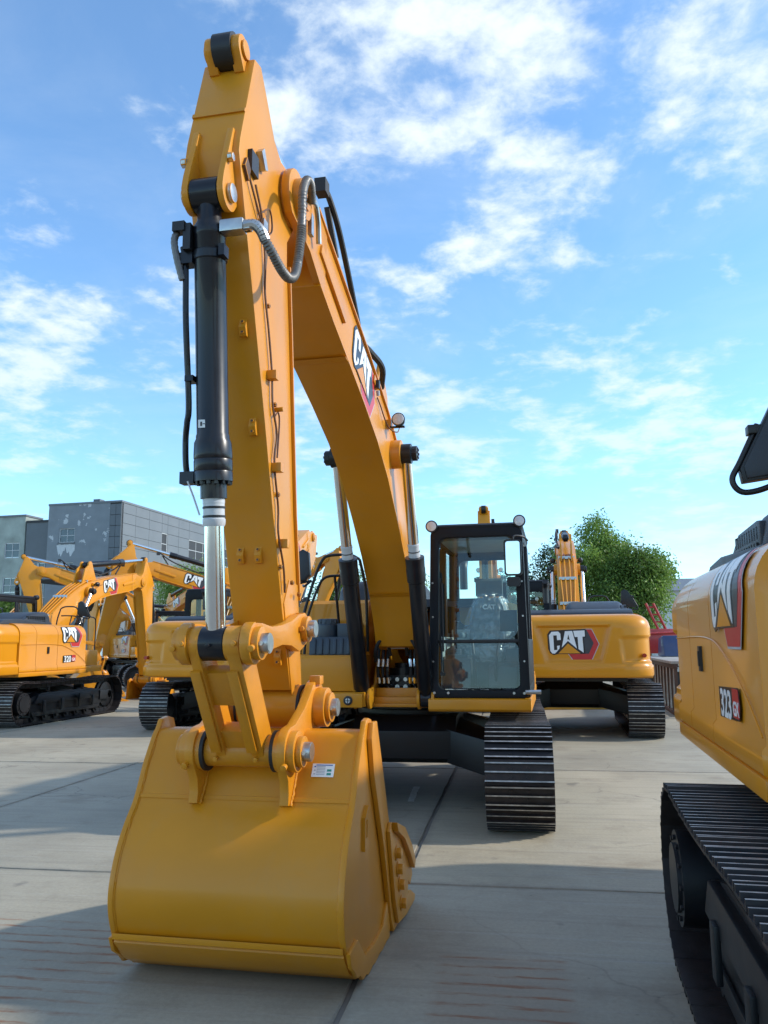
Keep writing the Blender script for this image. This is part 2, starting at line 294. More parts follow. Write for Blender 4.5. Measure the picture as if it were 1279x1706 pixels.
# ------------------------------------------------------------------ mesh helpers
class MB:
    def __init__(s): s.v = []; s.f = []; s.m = []
    def add(s, verts, faces, mi=0):
        o = len(s.v); s.v += [tuple(p) for p in verts]
        for f in faces: s.f.append([i+o for i in f]); s.m.append(mi)
        return s
    def box(s, x0, x1, y0, y1, z0, z1, mi=0):
        v = [(x, y, z) for x in (x0, x1) for y in (y0, y1) for z in (z0, z1)]
        return s.add(v, [(0, 1, 3, 2), (4, 6, 7, 5), (0, 4, 5, 1), (2, 3, 7, 6), (0, 2, 6, 4), (1, 5, 7, 3)], mi)
    def prism(s, pts, a, b, mi=0, ax='x'):
        """polygon of (forward, up) points extruded across x (or (x, forward) across z, or (x, up) across y)"""
        n = len(pts)
        if ax == 'x': g = lambda p, t: (t, -p[0], p[1])
        elif ax == 'z': g = lambda p, t: (p[0], -p[1], t)
        else: g = lambda p, t: (p[0], t, p[1])
        v = [g(p, a) for p in pts] + [g(p, b) for p in pts]
        return s.add(v, [list(range(n)), list(range(2*n-1, n-1, -1))] + [(i, (i+1) % n, n+(i+1) % n, n+i) for i in range(n)], mi)
    def ring(s, outer, inner, a, b, mi=0, g=None):
        """frame between two outlines of equal count, extruded from a to b along y"""
        n = len(outer); g = g or (lambda p, t: (p[0], t, p[1]))
        v = [g(p, a) for p in outer] + [g(p, a) for p in inner] + [g(p, b) for p in outer] + [g(p, b) for p in inner]
        F = []
        for i in range(n):
            j = (i+1) % n
            F += [(i, j, n+j, n+i), (2*n+i, 3*n+i, 3*n+j, 2*n+j), (i, 2*n+i, 2*n+j, j), (n+i, n+j, 3*n+j, 3*n+i)]
        return s.add(v, F, mi)
    def lathe(s, p0, axis, prof, n=20, mi=0):
        p0 = Vector(p0); ax = Vector(axis).normalized(); u = ax.orthogonal().normalized(); w = ax.cross(u)
        v = []; F = []
        for t, r in prof:
            for i in range(n):
                a = 2*PI*i/n; v.append(p0+ax*t+(u*math.cos(a)+w*math.sin(a))*r)
        for k in range(len(prof)-1):
            for i in range(n):
                j = (i+1) % n; F.append((k*n+i, k*n+j, (k+1)*n+j, (k+1)*n+i))
        F.append(list(range(n))); F.append([(len(prof)-1)*n+i for i in range(n-1, -1, -1)])
        return s.add(v, F, mi)
    def cyl(s, p0, p1, r, r1=None, n=18, mi=0):
        d = Vector(p1)-Vector(p0); return s.lathe(p0, d, [(0, r), (d.length, r if r1 is None else r1)], n, mi)
    def cylx(s, f, z, x0, x1, r, n=20, mi=0): return s.cyl((x0, -f, z), (x1, -f, z), r, n=n, mi=mi)
    def tube(s, pts, r, n=8, mi=0, ribs=0.0):
        P = [Vector(p) for p in pts]; m = len(P); v = []; F = []; u = None
        for k in range(m):
            t = (P[min(k+1, m-1)]-P[max(k-1, 0)]).normalized()
            u = t.orthogonal().normalized() if u is None else (u-t*u.dot(t)).normalized()
            w = t.cross(u); rr = (r(k/(m-1)) if callable(r) else r)*(1+(ribs if k % 2 else 0))
            for i in range(n):
                a = 2*PI*i/n; v.append(P[k]+(u*math.cos(a)+w*math.sin(a))*rr)
        for k in range(m-1):
            for i in range(n):
                j = (i+1) % n; F.append((k*n+i, k*n+j, (k+1)*n+j, (k+1)*n+i))
        F.append(list(range(n))); F.append([(m-1)*n+i for i in range(n-1, -1, -1)])
        return s.add(v, F, mi)
    def hexbolt(s, p, ax, r=0.015, h=0.012, mi=0): return s.lathe(p, ax, [(0, r), (h, r)], 6, mi)
    def mesh(s, name, mats, bevel=0.0, seg=2, smooth=35.0, bevel_angle=28.0, recalc=True):
        me = bpy.data.meshes.new(name); me.from_pydata(s.v, [], s.f)
        for m in mats: me.materials.append(MATS[m])
        me.polygons.foreach_set('material_index', s.m)
        bm = bmesh.new(); bm.from_mesh(me)
        if recalc: bmesh.ops.recalc_face_normals(bm, faces=bm.faces)
        if bevel:
            ed = [e for e in bm.edges if len(e.link_faces) == 2 and e.calc_face_angle(0) > R(bevel_angle)]
            bmesh.ops.bevel(bm, geom=ed, offset=bevel, segments=seg, profile=0.6, affect='EDGES', clamp_overlap=True)
        bm.to_mesh(me); bm.free()
        if smooth:
            me.polygons.foreach_set('use_smooth', [True]*len(me.polygons)); me.set_sharp_from_angle(angle=R(smooth))
        me.update(); return me

def spline(pts, n=6):
    """Catmull-Rom through the points"""
    P = [Vector(p) for p in pts]; out = []
    Q = [P[0]*2-P[1]] + P + [P[-1]*2-P[-2]]
    for i in range(1, len(Q)-2):
        a, b, c, d = Q[i-1:i+3]
        for k in range(n):
            t = k/n; out.append(0.5*((2*b)+(c-a)*t+(2*a-5*b+4*c-d)*t*t+(3*b-a-3*c+d)*t**3))
    out.append(P[-1]); return out
def P(f, z, x): return Vector((x, -f, z))
def rrect(x0, x1, z0, z1, r, n=5, taper=0.0):
    pts = []
    for cx, cz, a0 in ((x1-r, z1-r, 0), (x0+r, z1-r, 90), (x0+r, z0+r, 180), (x1-r, z0+r, 270)):
        for k in range(n+1):
            a = R(a0+90*k/n); pts.append([cx+r*math.cos(a), cz+r*math.sin(a)])
    if taper:
        mx = (x0+x1)/2
        for p in pts: p[0] = mx+(p[0]-mx)*(1-taper*(p[1]-z0)/(z1-z0))
    return [tuple(p) for p in pts]
def circle(cf, cz, r, a0=0, a1=360, n=12):
    return [(cf+r*math.cos(R(a0+(a1-a0)*k/n)), cz+r*math.sin(R(a0+(a1-a0)*k/n))) for k in range(n+1)]
def hull_bar(p, rp, q, rq, n=8):
    """outline of a bar with two round ends"""
    a = math.degrees(math.atan2(q[1]-p[1], q[0]-p[0]))
    return circle(q[0], q[1], rq, a-90, a+90, n) + circle(p[0], p[1], rp, a+90, a+270, n)

CACHE = {}
def link(o, parent=None, M=None):
    COL.objects.link(o)
    if parent is not None: o.parent = parent
    if M is not None: o.matrix_local = M
    return o
JOINED = {'chain', 'grille', 'emblem', 'model_badge', 'shoe', 'paper_label', 'small_label', 'roller', 'cab_frame', 'boom_lines', 'stick_cable', 'counterweight', 'cab_mirror', 'roof_lamp', 'hex_plate', 'box_lamp', 'tooth', 'side_plug'}
DETAIL = [False]; SPLIT = {'stick_ears', 'boom_tip', 'boom_bracket', 'deck_skirt'}
def islands(mb):
    """groups of touching pieces in a builder, so that loose pieces become parts of their own"""
    par = list(range(len(mb.v)))
    def find(i):
        while par[i] != i: par[i] = par[par[i]]; i = par[i]
        return i
    for f in mb.f:
        a = find(f[0])
        for i in f[1:]: par[find(i)] = a
    boxes = {}
    for i, p in enumerate(mb.v):
        b = boxes.setdefault(find(i), [list(p), list(p)])
        for k in range(3): b[0][k] = min(b[0][k], p[k]); b[1][k] = max(b[1][k], p[k])
    roots = list(boxes); up = {r: r for r in roots}
    def top(r):
        while up[r] != r: r = up[r]
        return r
    e = 0.003
    for i, a in enumerate(roots):
        for b in roots[:i]:
            A, B = boxes[a], boxes[b]
            if all(A[0][k] <= B[1][k]+e and B[0][k] <= A[1][k]+e for k in range(3)): up[top(a)] = top(b)
    out = {}
    for f, m in zip(mb.f, mb.m): out.setdefault(top(find(f[0])), []).append((f, m))
    res = []
    for fs in out.values():
        q = MB(); idx = {}
        for f, m in fs:
            g = []
            for i in f:
                if i not in idx: idx[i] = len(q.v); q.v.append(mb.v[i])
                g.append(idx[i])
            q.f.append(g); q.m.append(m)
        res.append(q)
    res.sort(key=lambda q: -len(q.v)); return res
def part(parent, name, key, build, mats, M=None, **kw):
    """one mesh object under its thing; alike parts share mesh data; on the near machines loose pieces are separate parts"""
    ck = key+('*' if (DETAIL[0] or key in SPLIT) and key not in JOINED else '')
    if ck not in CACHE:
        mb = MB(); build(mb)
        CACHE[ck] = [q.mesh(key, mats, **kw) for q in islands(mb)] if ck != key else [mb.mesh(key, mats, **kw)]
    obs = [link(bpy.data.objects.new(name, me), parent, M) for me in CACHE[ck]]
    if key in ('chain', 'grille'): obs[0]['kind'] = 'stuff'
    return obs[0]
def thing(name, label, cat, loc=(0, 0, 0), rotz=0.0, group=None):
    o = bpy.data.objects.new(name, None); COL.objects.link(o); o.location = loc; o.rotation_euler = (0, 0, rotz); o.empty_display_size = 0.3
    o['label'] = label; o['category'] = cat
    if group: o['group'] = group
    return o
def structure(o, label=None):
    o['kind'] = 'structure'
    if label: o['label'] = label
    return o
def frame_matrix(origin, right, up):
    r = Vector(right).normalized(); u = Vector(up); u = (u-r*u.dot(r)).normalized(); n = r.cross(u); o = Vector(origin)
    return Matrix(((r.x, u.x, n.x, o.x), (r.y, u.y, n.y, o.y), (r.z, u.z, n.z, o.z), (0, 0, 0, 1)))
def text_mesh(key, body, size, depth, mats, bold=0.0, align='CENTER'):
    if key in CACHE: return CACHE[key]
    cu = bpy.data.curves.new(key, 'FONT'); cu.body = body; cu.size = size; cu.extrude = depth; cu.offset = bold; cu.align_x = align; cu.align_y = 'CENTER'
    o = bpy.data.objects.new(key, cu); COL.objects.link(o); bpy.context.view_layer.update()
    me = bpy.data.meshes.new_from_object(o.evaluated_get(bpy.context.evaluated_depsgraph_get()))
    bpy.data.objects.remove(o); bpy.data.curves.remove(cu)
    me.materials.clear()
    for m in mats: me.materials.append(MATS[m])
    CACHE[key] = me; return me

# ------------------------------------------------------------------ ground
def build_ground():
    mb = MB(); S = 900
    mb.add([(-S, -S, 0), (S, -S, 0), (S, S, 0), (-S, S, 0)], [(0, 1, 2, 3)])
    g = bpy.data.objects.new('ground', mb.mesh('ground_sheet', ['joint_dirt'], smooth=0)); COL.objects.link(g); g.location.z = -0.014
    structure(g, 'dirt filled joints and bare ground below the concrete yard')
    xs = [0.335+4.62*i for i in range(-16, 14)]; ys = [-3.6+5.35*i for i in range(-2, 16)]
    rng = random.Random(4); gap = 0.013
    cache = {}
    for i in range(len(xs)-1):
        for j in range(len(ys)-1):
            w, d = xs[i+1]-xs[i], ys[j+1]-ys[j]
            # slab with slightly chipped, rounded edges
            if len(cache) < 6:
                b = MB(); n = 14; top = []; low = []
                for (ax, ay, bx, by) in ((0, 0, 1, 0), (1, 0, 1, 1), (1, 1, 0, 1), (0, 1, 0, 0)):
                    for k in range(n):
                        t = k/n; x = (ax+(bx-ax)*t)*w-w/2; y = (ay+(by-ay)*t)*d-d/2; g1 = gap*(0.6+rng.random()*0.9)
                        x = max(-w/2+g1, min(w/2-g1, x)); y = max(-d/2+g1, min(d/2-g1, y)); low.append((x, y, -0.012))
                        c = 0.007*(0.6+rng.random()); top.append((max(-w/2+g1+c, min(w/2-g1-c, x)), max(-d/2+g1+c, min(d/2-g1-c, y)), 0.0))
                m = len(top); b.add(top+low, [list(range(m))]+[(q, (q+1) % m, m+(q+1) % m, m+q) for q in range(m)])
                cache[len(cache)] = b.mesh('slab', ['concrete'], smooth=0)
            o = bpy.data.objects.new('slab', cache[rng.randrange(len(cache))]); COL.objects.link(o); o.parent = g
            o.location = ((xs[i]+xs[i+1])/2, (ys[j]+ys[j+1])/2, 0.014+rng.uniform(-0.0015, 0.0015))
    for x, y, l, w, a in ((0.0, -0.18, 0.92, 0.075, 3), (-0.22, -1.75, 0.30, 0.05, 82)):
        b = MB(); n = 9; rr = random.Random(int(l*100))
        up = [(-l/2+l*k/n, w/2*rr.uniform(0.75, 1.1), 0) for k in range(n+1)]; dn = [(-l/2+l*k/n, -w/2*rr.uniform(0.75, 1.1), 0) for k in range(n, -1, -1)]
        b.add(up+dn, [list(range(2*n+2))])
        o = bpy.data.objects.new('painted_stripe', b.mesh('painted_stripe', ['road_paint'], smooth=0)); COL.objects.link(o)
        o.location = (x, y, 0.006); o.rotation_euler.z = R(90+a); structure(o, 'short worn white paint stripe on the concrete')
build_ground()

# ------------------------------------------------------------------ excavator parts (machine frame: forward = -y, machine left = +x)
B0 = (0.25, 1.75)       # boom foot pin (forward, up)
B1 = (5.20, 4.38)       # boom tip pin
S1 = (4.95, 1.33)       # stick tip, bucket pin
REAR = (5.90, 4.925)     # stick rear pin
CYLB, CYLR = (1.22, 1.13), (2.25, 3.45)    # boom cylinder base and rod pins
SCB = (2.35, 4.22)      # stick cylinder base pin on the boom
BCE, BCR = (6.02, 3.97), (5.80, 1.70)      # bucket cylinder eye and rod pins
IDL = (5.02, 1.78); BLP = (5.42, 1.14)     # idler pin on stick, link pin on bucket

def b_shoe(mb):
    # triple grouser shoe: profile (along travel, outward) extruded across the track
    w = 0.30
    prof = [(-0.096, 0.0), (-0.096, 0.010), (-0.092, 0.036), (-0.080, 0.036), (-0.076, 0.011), (-0.018, 0.011), (-0.014, 0.034), (-0.002, 0.034), (0.002, 0.011),
            (0.058, 0.011), (0.062, 0.034), (0.074, 0.034), (0.079, 0.008), (0.099, 0.005), (0.099, -0.003)]
    n = len(prof); v = [(-w, t, h) for t, h in prof]+[(w, t, h) for t, h in prof]
    for i in range(n):
        j = (i+1) % n; mb.add([v[i], v[j], v[n+j], v[n+i]], [(0, 1, 2, 3)], 1 if i in (2, 6, 10) else 0)
    mb.add(v[:n], [list(range(n))]); mb.add(v[n:], [list(range(n-1, -1, -1))])
    for x in (-0.075, 0.075):
        for t in (-0.047, 0.028): mb.lathe((x, t, 0.010), (0, 0, 1), [(0, 0.016), (0.011, 0.014)], 6, 0)
    for t in (-0.047, 0.028): mb.box(-0.035, 0.035, t-0.012, t+0.012, 0.0105, 0.013, 0)
TR_R, TR_F, TR_B, TR_Z = 0.43, 1.80, -1.80, 0.47
def track_points(n):
    Ls = TR_F-TR_B; A = PI*TR_R; tot = 2*Ls+2*A; out = []
    for k in range(n):
        s = tot*k/n
        if s < Ls: f, z, a = TR_B+s, TR_Z-TR_R, -90
        elif s < Ls+A:
            t = (s-Ls)/A; a = -90+180*t; f, z = TR_F+TR_R*math.cos(R(a)), TR_Z+TR_R*math.sin(R(a))
        elif s < 2*Ls+A:
            t = (s-Ls-A)/Ls; f = TR_F-t*Ls; a = 90; z = TR_Z+TR_R-0.035*math.sin(PI*min(1, t*2)) if t < 0.5 else TR_Z+TR_R-0.03*math.sin(PI*(t-0.5)*2)
        else:
            t = (s-2*Ls-A)/A; a = 90+180*t; f, z = TR_B+TR_R*math.cos(R(a)), TR_Z+TR_R*math.sin(R(a))
        out.append((f, z, a))
    return out
def b_trackframe(mb):
    # box beam with sloped top, guards and drive housing
    mb.prism([(-1.45, 0.20), (1.35, 0.20), (1.55, 0.40), (1.50, 0.60), (1.0, 0.66), (-1.0, 0.66), (-1.45, 0.56)], -0.16, 0.16)
    for s in (-1, 1):
        mb.prism([(-1.2, 0.62), (1.2, 0.62), (1.28, 0.44), (-1.35, 0.44)], s*0.155, s*0.21)
        mb.prism([(-1.35, 0.17), (1.3, 0.17), (1.35, 0.26), (-1.4, 0.26)], s*0.16, s*0.185)
        for f in (-1.0, -0.3, 0.4, 1.0): mb.box(s*0.205, s*0.235, -f-0.05, -f+0.05, 0.26, 0.50)
def b_idler(mb):
    mb.cylx(TR_F, TR_Z, -0.085, 0.085, 0.30, 28); mb.cylx(TR_F, TR_Z, -0.035, 0.035, 0.375, 32); mb.cylx(TR_F, TR_Z, -0.20, 0.20, 0.10, 20)
    for s in (-1, 1):
        mb.prism([(1.35, 0.36), (1.86, 0.36), (1.92, 0.47), (1.86, 0.58), (1.35, 0.58)], s*0.15, s*0.20)
def b_sprocket(mb):
    n = 21; pts = []
    for k in range(n):
        for d, r in ((0.0, 0.325), (0.3, 0.335), (0.42, 0.375), (0.58, 0.375), (0.7, 0.335)):
            a = 360*(k+d)/n; pts.append((TR_B+r*math.cos(R(a)), TR_Z+r*math.sin(R(a))))
    mb.prism(pts, -0.03, 0.03); mb.cylx(TR_B, TR_Z, -0.16, 0.27, 0.235, 28); mb.cylx(TR_B, TR_Z, 0.27, 0.29, 0.17, 24)
    for k in range(12):
        a = R(30*k); mb.hexbolt((0.27, -(TR_B+0.20*math.cos(a)), TR_Z+0.20*math.sin(a)), (1, 0, 0), 0.014, 0.014)
def b_roller(mb):
    mb.lathe((-0.17, 0, 0), (1, 0, 0), [(0, 0.05), (0.03, 0.06), (0.035, 0.105), (0.065, 0.105), (0.075, 0.085), (0.265, 0.085), (0.275, 0.105), (0.305, 0.105), (0.31, 0.06), (0.34, 0.05)], 18)
def b_links(mb):
    # chain links under the shoes
    for f, z, a in track_points(52):
        c, s_ = math.cos(R(a)), math.sin(R(a)); n = Vector((0, -c, s_)); t = Vector((0, s_, c)); o = Vector((0, -f, z))
        for x in (-0.075, 0.075):
            v = []
            for dx in (-0.018, 0.018):
                for dt in (-0.088, 0.088):
                    for dn in (-0.105, -0.002): v.append(o+Vector((x+dx, 0, 0))+t*dt+n*dn)
            mb.add(v, [(0, 1, 3, 2), (4, 6, 7, 5), (0, 4, 5, 1), (2, 3, 7, 6), (0, 2, 6, 4), (1, 5, 7, 3)])
def b_step(mb):
    # folded foot step on the outside of the track frame
    mb.box(0.16, 0.34, -0.70, -0.66, 0.48, 0.54); mb.box(0.16, 0.34, -0.26, -0.22, 0.48, 0.54); mb.box(0.30, 0.335, -0.70, -0.22, 0.44, 0.58)
    mb.box(0.16, 0.30, -0.66, -0.26, 0.50, 0.515)
def b_carbody(mb):
    mb.prism([(-0.95, 0.50), (-0.7, 0.42), (0.7, 0.42), (1.0, 0.50), (1.02, 0.78), (0.80, 0.92), (-0.8, 0.92), (-0.98, 0.78)], -0.55, 0.55)
    for s in (-1, 1):
        for d in (-1, 1):
            mb.add([(s*0.45, -d*0.25, 0.90), (s*0.45, -d*1.0, 0.80), (s*0.45, -d*0.98, 0.46), (s*0.45, -d*0.25, 0.42),
                    (s*1.10, -d*0.62, 0.68), (s*1.10, -d*1.25, 0.66), (s*1.10, -d*1.25, 0.30), (s*1.10, -d*0.62, 0.30)],
                   [(0, 1, 2, 3), (7, 6, 5, 4), (0, 4, 5, 1), (1, 5, 6, 2), (2, 6, 7, 3), (3, 7, 4, 0)])
    mb.cyl((0, 0, 0.90), (0, 0, 0.97), 0.66, n=40)
def b_bearing(mb):
    mb.cyl((0, 0, 0.965), (0, 0, 1.05), 0.60, n=40)
def b_deck(mb):
    mb.prism([(-1.30, -1.9), (1.34, -1.9), (1.34, -0.4), (0.33, -0.2), (0.33, 1.05), (-0.33, 1.05), (-0.33, 0.9), (-1.30, 0.9)], 1.03, 1.13, ax='z')
    # boom foot cheeks, front cross plate
    for s in (-1, 1):
        mb.prism([(-0.9, 1.12), (1.0, 1.12), (0.85, 1.40), (0.45, 1.88), (0.10, 1.90), (-0.35, 1.55), (-0.9, 1.35)], s*0.245, s*0.285)
        mb.cylx(B0[0], B0[1], s*0.24, s*0.32, 0.13)
        for t in (0.245, 0.395):           # boom cylinder lugs
            mb.prism([(0.80, 1.05), (1.24, 1.02)] + circle(CYLB[0], CYLB[1], 0.10, -40, 120, 8) + [(0.95, 1.27)], s*t, s*(t+0.03))
    mb.box(-0.245, 0.245, -0.98, -0.94, 1.05, 1.22); mb.box(-0.44, 0.44, -1.10, -0.90, 1.03, 1.065)
def b_swivel(mb):
    mb.cyl((-0.02, -0.55, 1.13), (-0.02, -0.55, 1.42), 0.16, n=20); mb.cyl((-0.02, -0.55, 1.42), (-0.02, -0.55, 1.47), 0.10, n=20)
    mb.box(-0.20, 0.18, -0.72, -0.60, 1.15, 1.34)
    for x in (-0.14, -0.05, 0.04, 0.13): mb.cyl((x, -0.70, 1.22), (x, -0.80, 1.22), 0.026, n=10, mi=1); mb.cyl((x, -0.70, 1.30), (x, -0.80, 1.30), 0.022, n=10, mi=1)
def b_foothoses(mb):
    for s in (-1, 1):
        for q, dx in enumerate((0.0, 0.05, 0.10)):
            x = s*(0.12+dx); pts = [(x, -0.78, 1.22), (x, -0.92, 1.26), (x+0.01*s, -0.95, 1.42), (x, -0.93, 1.60), (x+0.02*s, -0.85, 1.70), (s*(0.22+0.02*q), -0.70, 1.74)]
            mb.tube(spline(pts, 7), 0.017, 8)
            mb.cyl((x+0.008*s, -0.955, 1.44), (x+0.003*s, -0.945, 1.52), 0.021, n=8, mi=1); mb.cyl((x, -0.93, 1.27), (x, -0.945, 1.33), 0.021, n=8, mi=1)
        pts = [(s*0.24, -1.02, 1.50), (s*0.22, -1.10, 1.62), (s*0.16, -1.10, 1.72), (s*0.10, -1.02, 1.66), (s*0.09, -0.95, 1.56)]
        mb.tube(spline(pts, 7), 0.019, 8)

# --- tail weight with a moulded recess for the emblem
def cw_outline(n=132):
    raw = []
    for k in range(721):
        a = PI*k/720; c, s_ = math.cos(a), math.sin(a)
        raw.append((1.35*math.copysign(abs(c)**0.36, c), 1.90+0.90*(s_**0.36)*(1-0.10*abs(c)**2)))
    L_ = [0.0]
    for p, q in zip(raw, raw[1:]): L_.append(L_[-1]+math.hypot(q[0]-p[0], q[1]-p[1]))
    out = []; j = 0
    for k in range(n):
        s_ = L_[-1]*k/(n-1)
        while j < len(raw)-2 and L_[j+1] < s_: j += 1
        t = (s_-L_[j])/max(1e-9, L_[j+1]-L_[j]); out.append((raw[j][0]+(raw[j+1][0]-raw[j][0])*t, raw[j][1]+(raw[j+1][1]-raw[j][1])*t))
    return out
def sstep(a, b, x):
    t = max(0.0, min(1.0, (x-a)/(b-a))); return t*t*(3-2*t)
def b_counterweight(mb):
    O = cw_outline(); n = len(O); nrm = []
    for i in range(n):
        a, b = O[max(0, i-1)], O[min(n-1, i+1)]; t = Vector((b[0]-a[0], b[1]-a[1])).normalized(); nrm.append((t.y, -t.x))
    if nrm[n//2][1] < 0: nrm = [(-x, -y) for x, y in nrm]
    lv = [(1.07, 0.07), (1.075, 0.035), (1.09, 0.010), (1.115, 0.0), (1.25, 0.0), (1.275, 0.006), (1.29, 0.026)]
    lv += [(1.29+0.0225*k, 0.028) for k in range(1, 29)]
    z0 = 1.92; lv += [(1.96, 0.036), (2.0, 0.050), (2.04, 0.072), (2.075, 0.104), (2.105, 0.145), (2.128, 0.20), (2.143, 0.27), (2.15, 0.36), (2.155, 0.55)]
    v = []
    for z, ins in lv:
        for (x, y), (nx, ny) in zip(O, nrm):
            d = ins
            if ny > 0.6:
                hw = 0.46+0.20*(z-1.30)/0.66
                d += 0.065*sstep(0, 0.06, hw-abs(x))*sstep(1.32, 1.37, z)*(1-sstep(1.92, 1.97, z))
            if abs(x) > 0.55:
                d += 0.028*sstep(0.80, 0.83, abs(x)+0.10*(z-1.5)) * sstep(1.335, 1.36, z)*(1-sstep(1.735, 1.755, z)) * (1 if ny > 0.05 or abs(x) > 1.0 else 0)
            if z > 1.92 and y < 2.0: d = min(d, ins)
            v.append((x-nx*d, max(1.88, y-ny*d), z))
    m = len(lv); F = []
    for k in range(m-1):
        for i in range(n-1): F.append((k*n+i, k*n+i+1, (k+1)*n+i+1, (k+1)*n+i))
    F.append(list(range(n))); F.append([(m-1)*n+i for i in range(n)]); F.append([k*n for k in range(m)]+[k*n+n-1 for k in range(m-1, -1, -1)])
    mb.add(v, F)
def b_reflectors(mb):
    for s in (-1, 1): mb.cyl((s*1.16, 2.60, 1.44), (s*1.165, 2.72, 1.44), 0.035, n=16)
def b_cwunder(mb):
    mb.box(-0.9, 0.9, 1.6, 2.3, 0.99, 1.075); mb.cyl((0, 2.45, 1.03), (0, 2.45, 1.10), 0.05, n=14)

def side_profile(z1, r, x_out, x_in, n=8):
    """section of a side cover: vertical face with a rounded shoulder, skirt lip at the foot"""
    s = 1 if x_out > 0 else -1; pts = [(x_in, 1.12), (x_out-s*0.005, 1.12), (x_out+s*0.015, 1.14), (x_out+s*0.015, 1.235), (x_out-s*0.005, 1.26)]
    for k in range(n+1):
        a = R(90*k/n); pts.append((x_out-s*(r+0.005)+s*r*math.cos(a), z1-r+r*math.sin(a)))
    return pts + [(x_in, z1)]
def b_sideright(mb):
    # right covers: pump door and fuel tank shell, with panel gaps
    for f0, f1 in ((-1.895, -1.31), (-1.30, -0.505)):
        mb.prism(side_profile(2.17, 0.26, -1.345, -0.55), -f0, -f1, ax='y')
    pr = side_profile(2.17, 0.26, -1.345, -0.38); mb.prism(pr, 0.495, -0.665, ax='y')
    # rounded front edge of the shell
    fr = [(-0.38 + (x+0.38)*0.955, 1.12+(z-1.12)*0.962) for x, z in pr]
    v = [(x, -0.665, z) for x, z in pr] + [(x, -0.72, z) for x, z in fr]; m = len(pr)
    mb.add(v, [(i, (i+1) % m, m+(i+1) % m, m+i) for i in range(m)]+[list(range(2*m-1, m-1, -1))])
def b_sideseam(mb):
    # curved feature line pressed into the shell
    pts = [(-1.352, 1.85, 1.71), (-1.352, 0.9, 1.715), (-1.352, 0.45, 1.70), (-1.352, 0.20, 1.66), (-1.352, -0.15, 1.55), (-1.352, -0.45, 1.41), (-1.352, -0.66, 1.29)]
    mb.tube(spline(pts, 8), 0.0042, 6)
def b_sideleft(mb):
    for f0, f1 in ((-1.895, -1.25), (-1.24, -0.60)):
        mb.prism(side_profile(2.17, 0.26, 1.345, 0.45), -f0, -f1, ax='y')
def b_doorpull(mb):
    mb.box(-1.356, -1.34, 0.83, 0.90, 1.51, 1.66); mb.box(-1.362, -1.356, 0.845, 0.885, 1.54, 1.63)
def b_skirt(mb):
    for s in (-1, 1): mb.prism([(-1.9, 1.03), (0.7 if s < 0 else -0.5, 1.03), (0.7 if s < 0 else -0.5, 1.125), (-1.9, 1.125)], s*1.22, s*1.365)
def b_hood(mb):
    rows = []
    for f, w, h in ((-1.50, 0.40, 2.18), (-1.42, 0.50, 2.24), (-1.20, 0.54, 2.33), (-0.95, 0.55, 2.41), (-0.70, 0.55, 2.45), (-0.42, 0.55, 2.46), (-0.32, 0.52, 2.42), (-0.26, 0.47, 2.33), (-0.24, 0.46, 2.12)):
        row = [(-w-0.04, 2.10)]; r = min(0.15, max(0.02, (h-2.10)*0.7))
        for k in range(7): a = R(180-90*k/6); row.append((-w+r+r*math.cos(a), h-r+r*math.sin(a)))
        for k in range(7): a = R(90-90*k/6); row.append((w-r+r*math.cos(a), h-r+r*math.sin(a)))
        row.append((w+0.04, 2.10)); rows.append([(x-0.46, -f, z) for x, z in row])
    n = len(rows[0]); v = [p for r_ in rows for p in r_]; F = []
    for k in range(len(rows)-1):
        for i in range(n-1): F.append((k*n+i, k*n+i+1, (k+1)*n+i+1, (k+1)*n+i))
    F.append(list(range(n))); F.append([(len(rows)-1)*n+i for i in range(n)])
    mb.add(v, F)
def b_hoodlow(mb):
    mb.prism([(-2.22, 2.12), (-0.3, 2.12), (-0.36, 2.22), (-1.6, 2.27), (-2.05, 2.24), (-2.17, 2.19)], -1.06, 1.03)
def b_grille(mb):
    # two rows of upright louvre openings on the right of the hood
    for row, (z0, z1) in enumerate(((2.185, 2.25), (2.27, 2.345))):
        for k in range(12):
            f = -1.33+0.066*k
            if row and k < 2: continue
            mb.box(-1.042+0.012*row, -0.985, -f-0.021, -f+0.021, z0, z1, 0)
def b_grilleframe(mb):
    mb.prism([(-1.40, 2.14), (-0.52, 2.14), (-0.52, 2.37), (-0.60, 2.38), (-1.12, 2.36), (-1.36, 2.25)], -1.03, -0.93)
def b_exhaust(mb):
    mb.tube(spline([(0.45, 1.5, 2.4), (0.45, 1.5, 2.62), (0.45, 1.52, 2.72), (0.45, 1.62, 2.80)], 6), 0.055, 14)

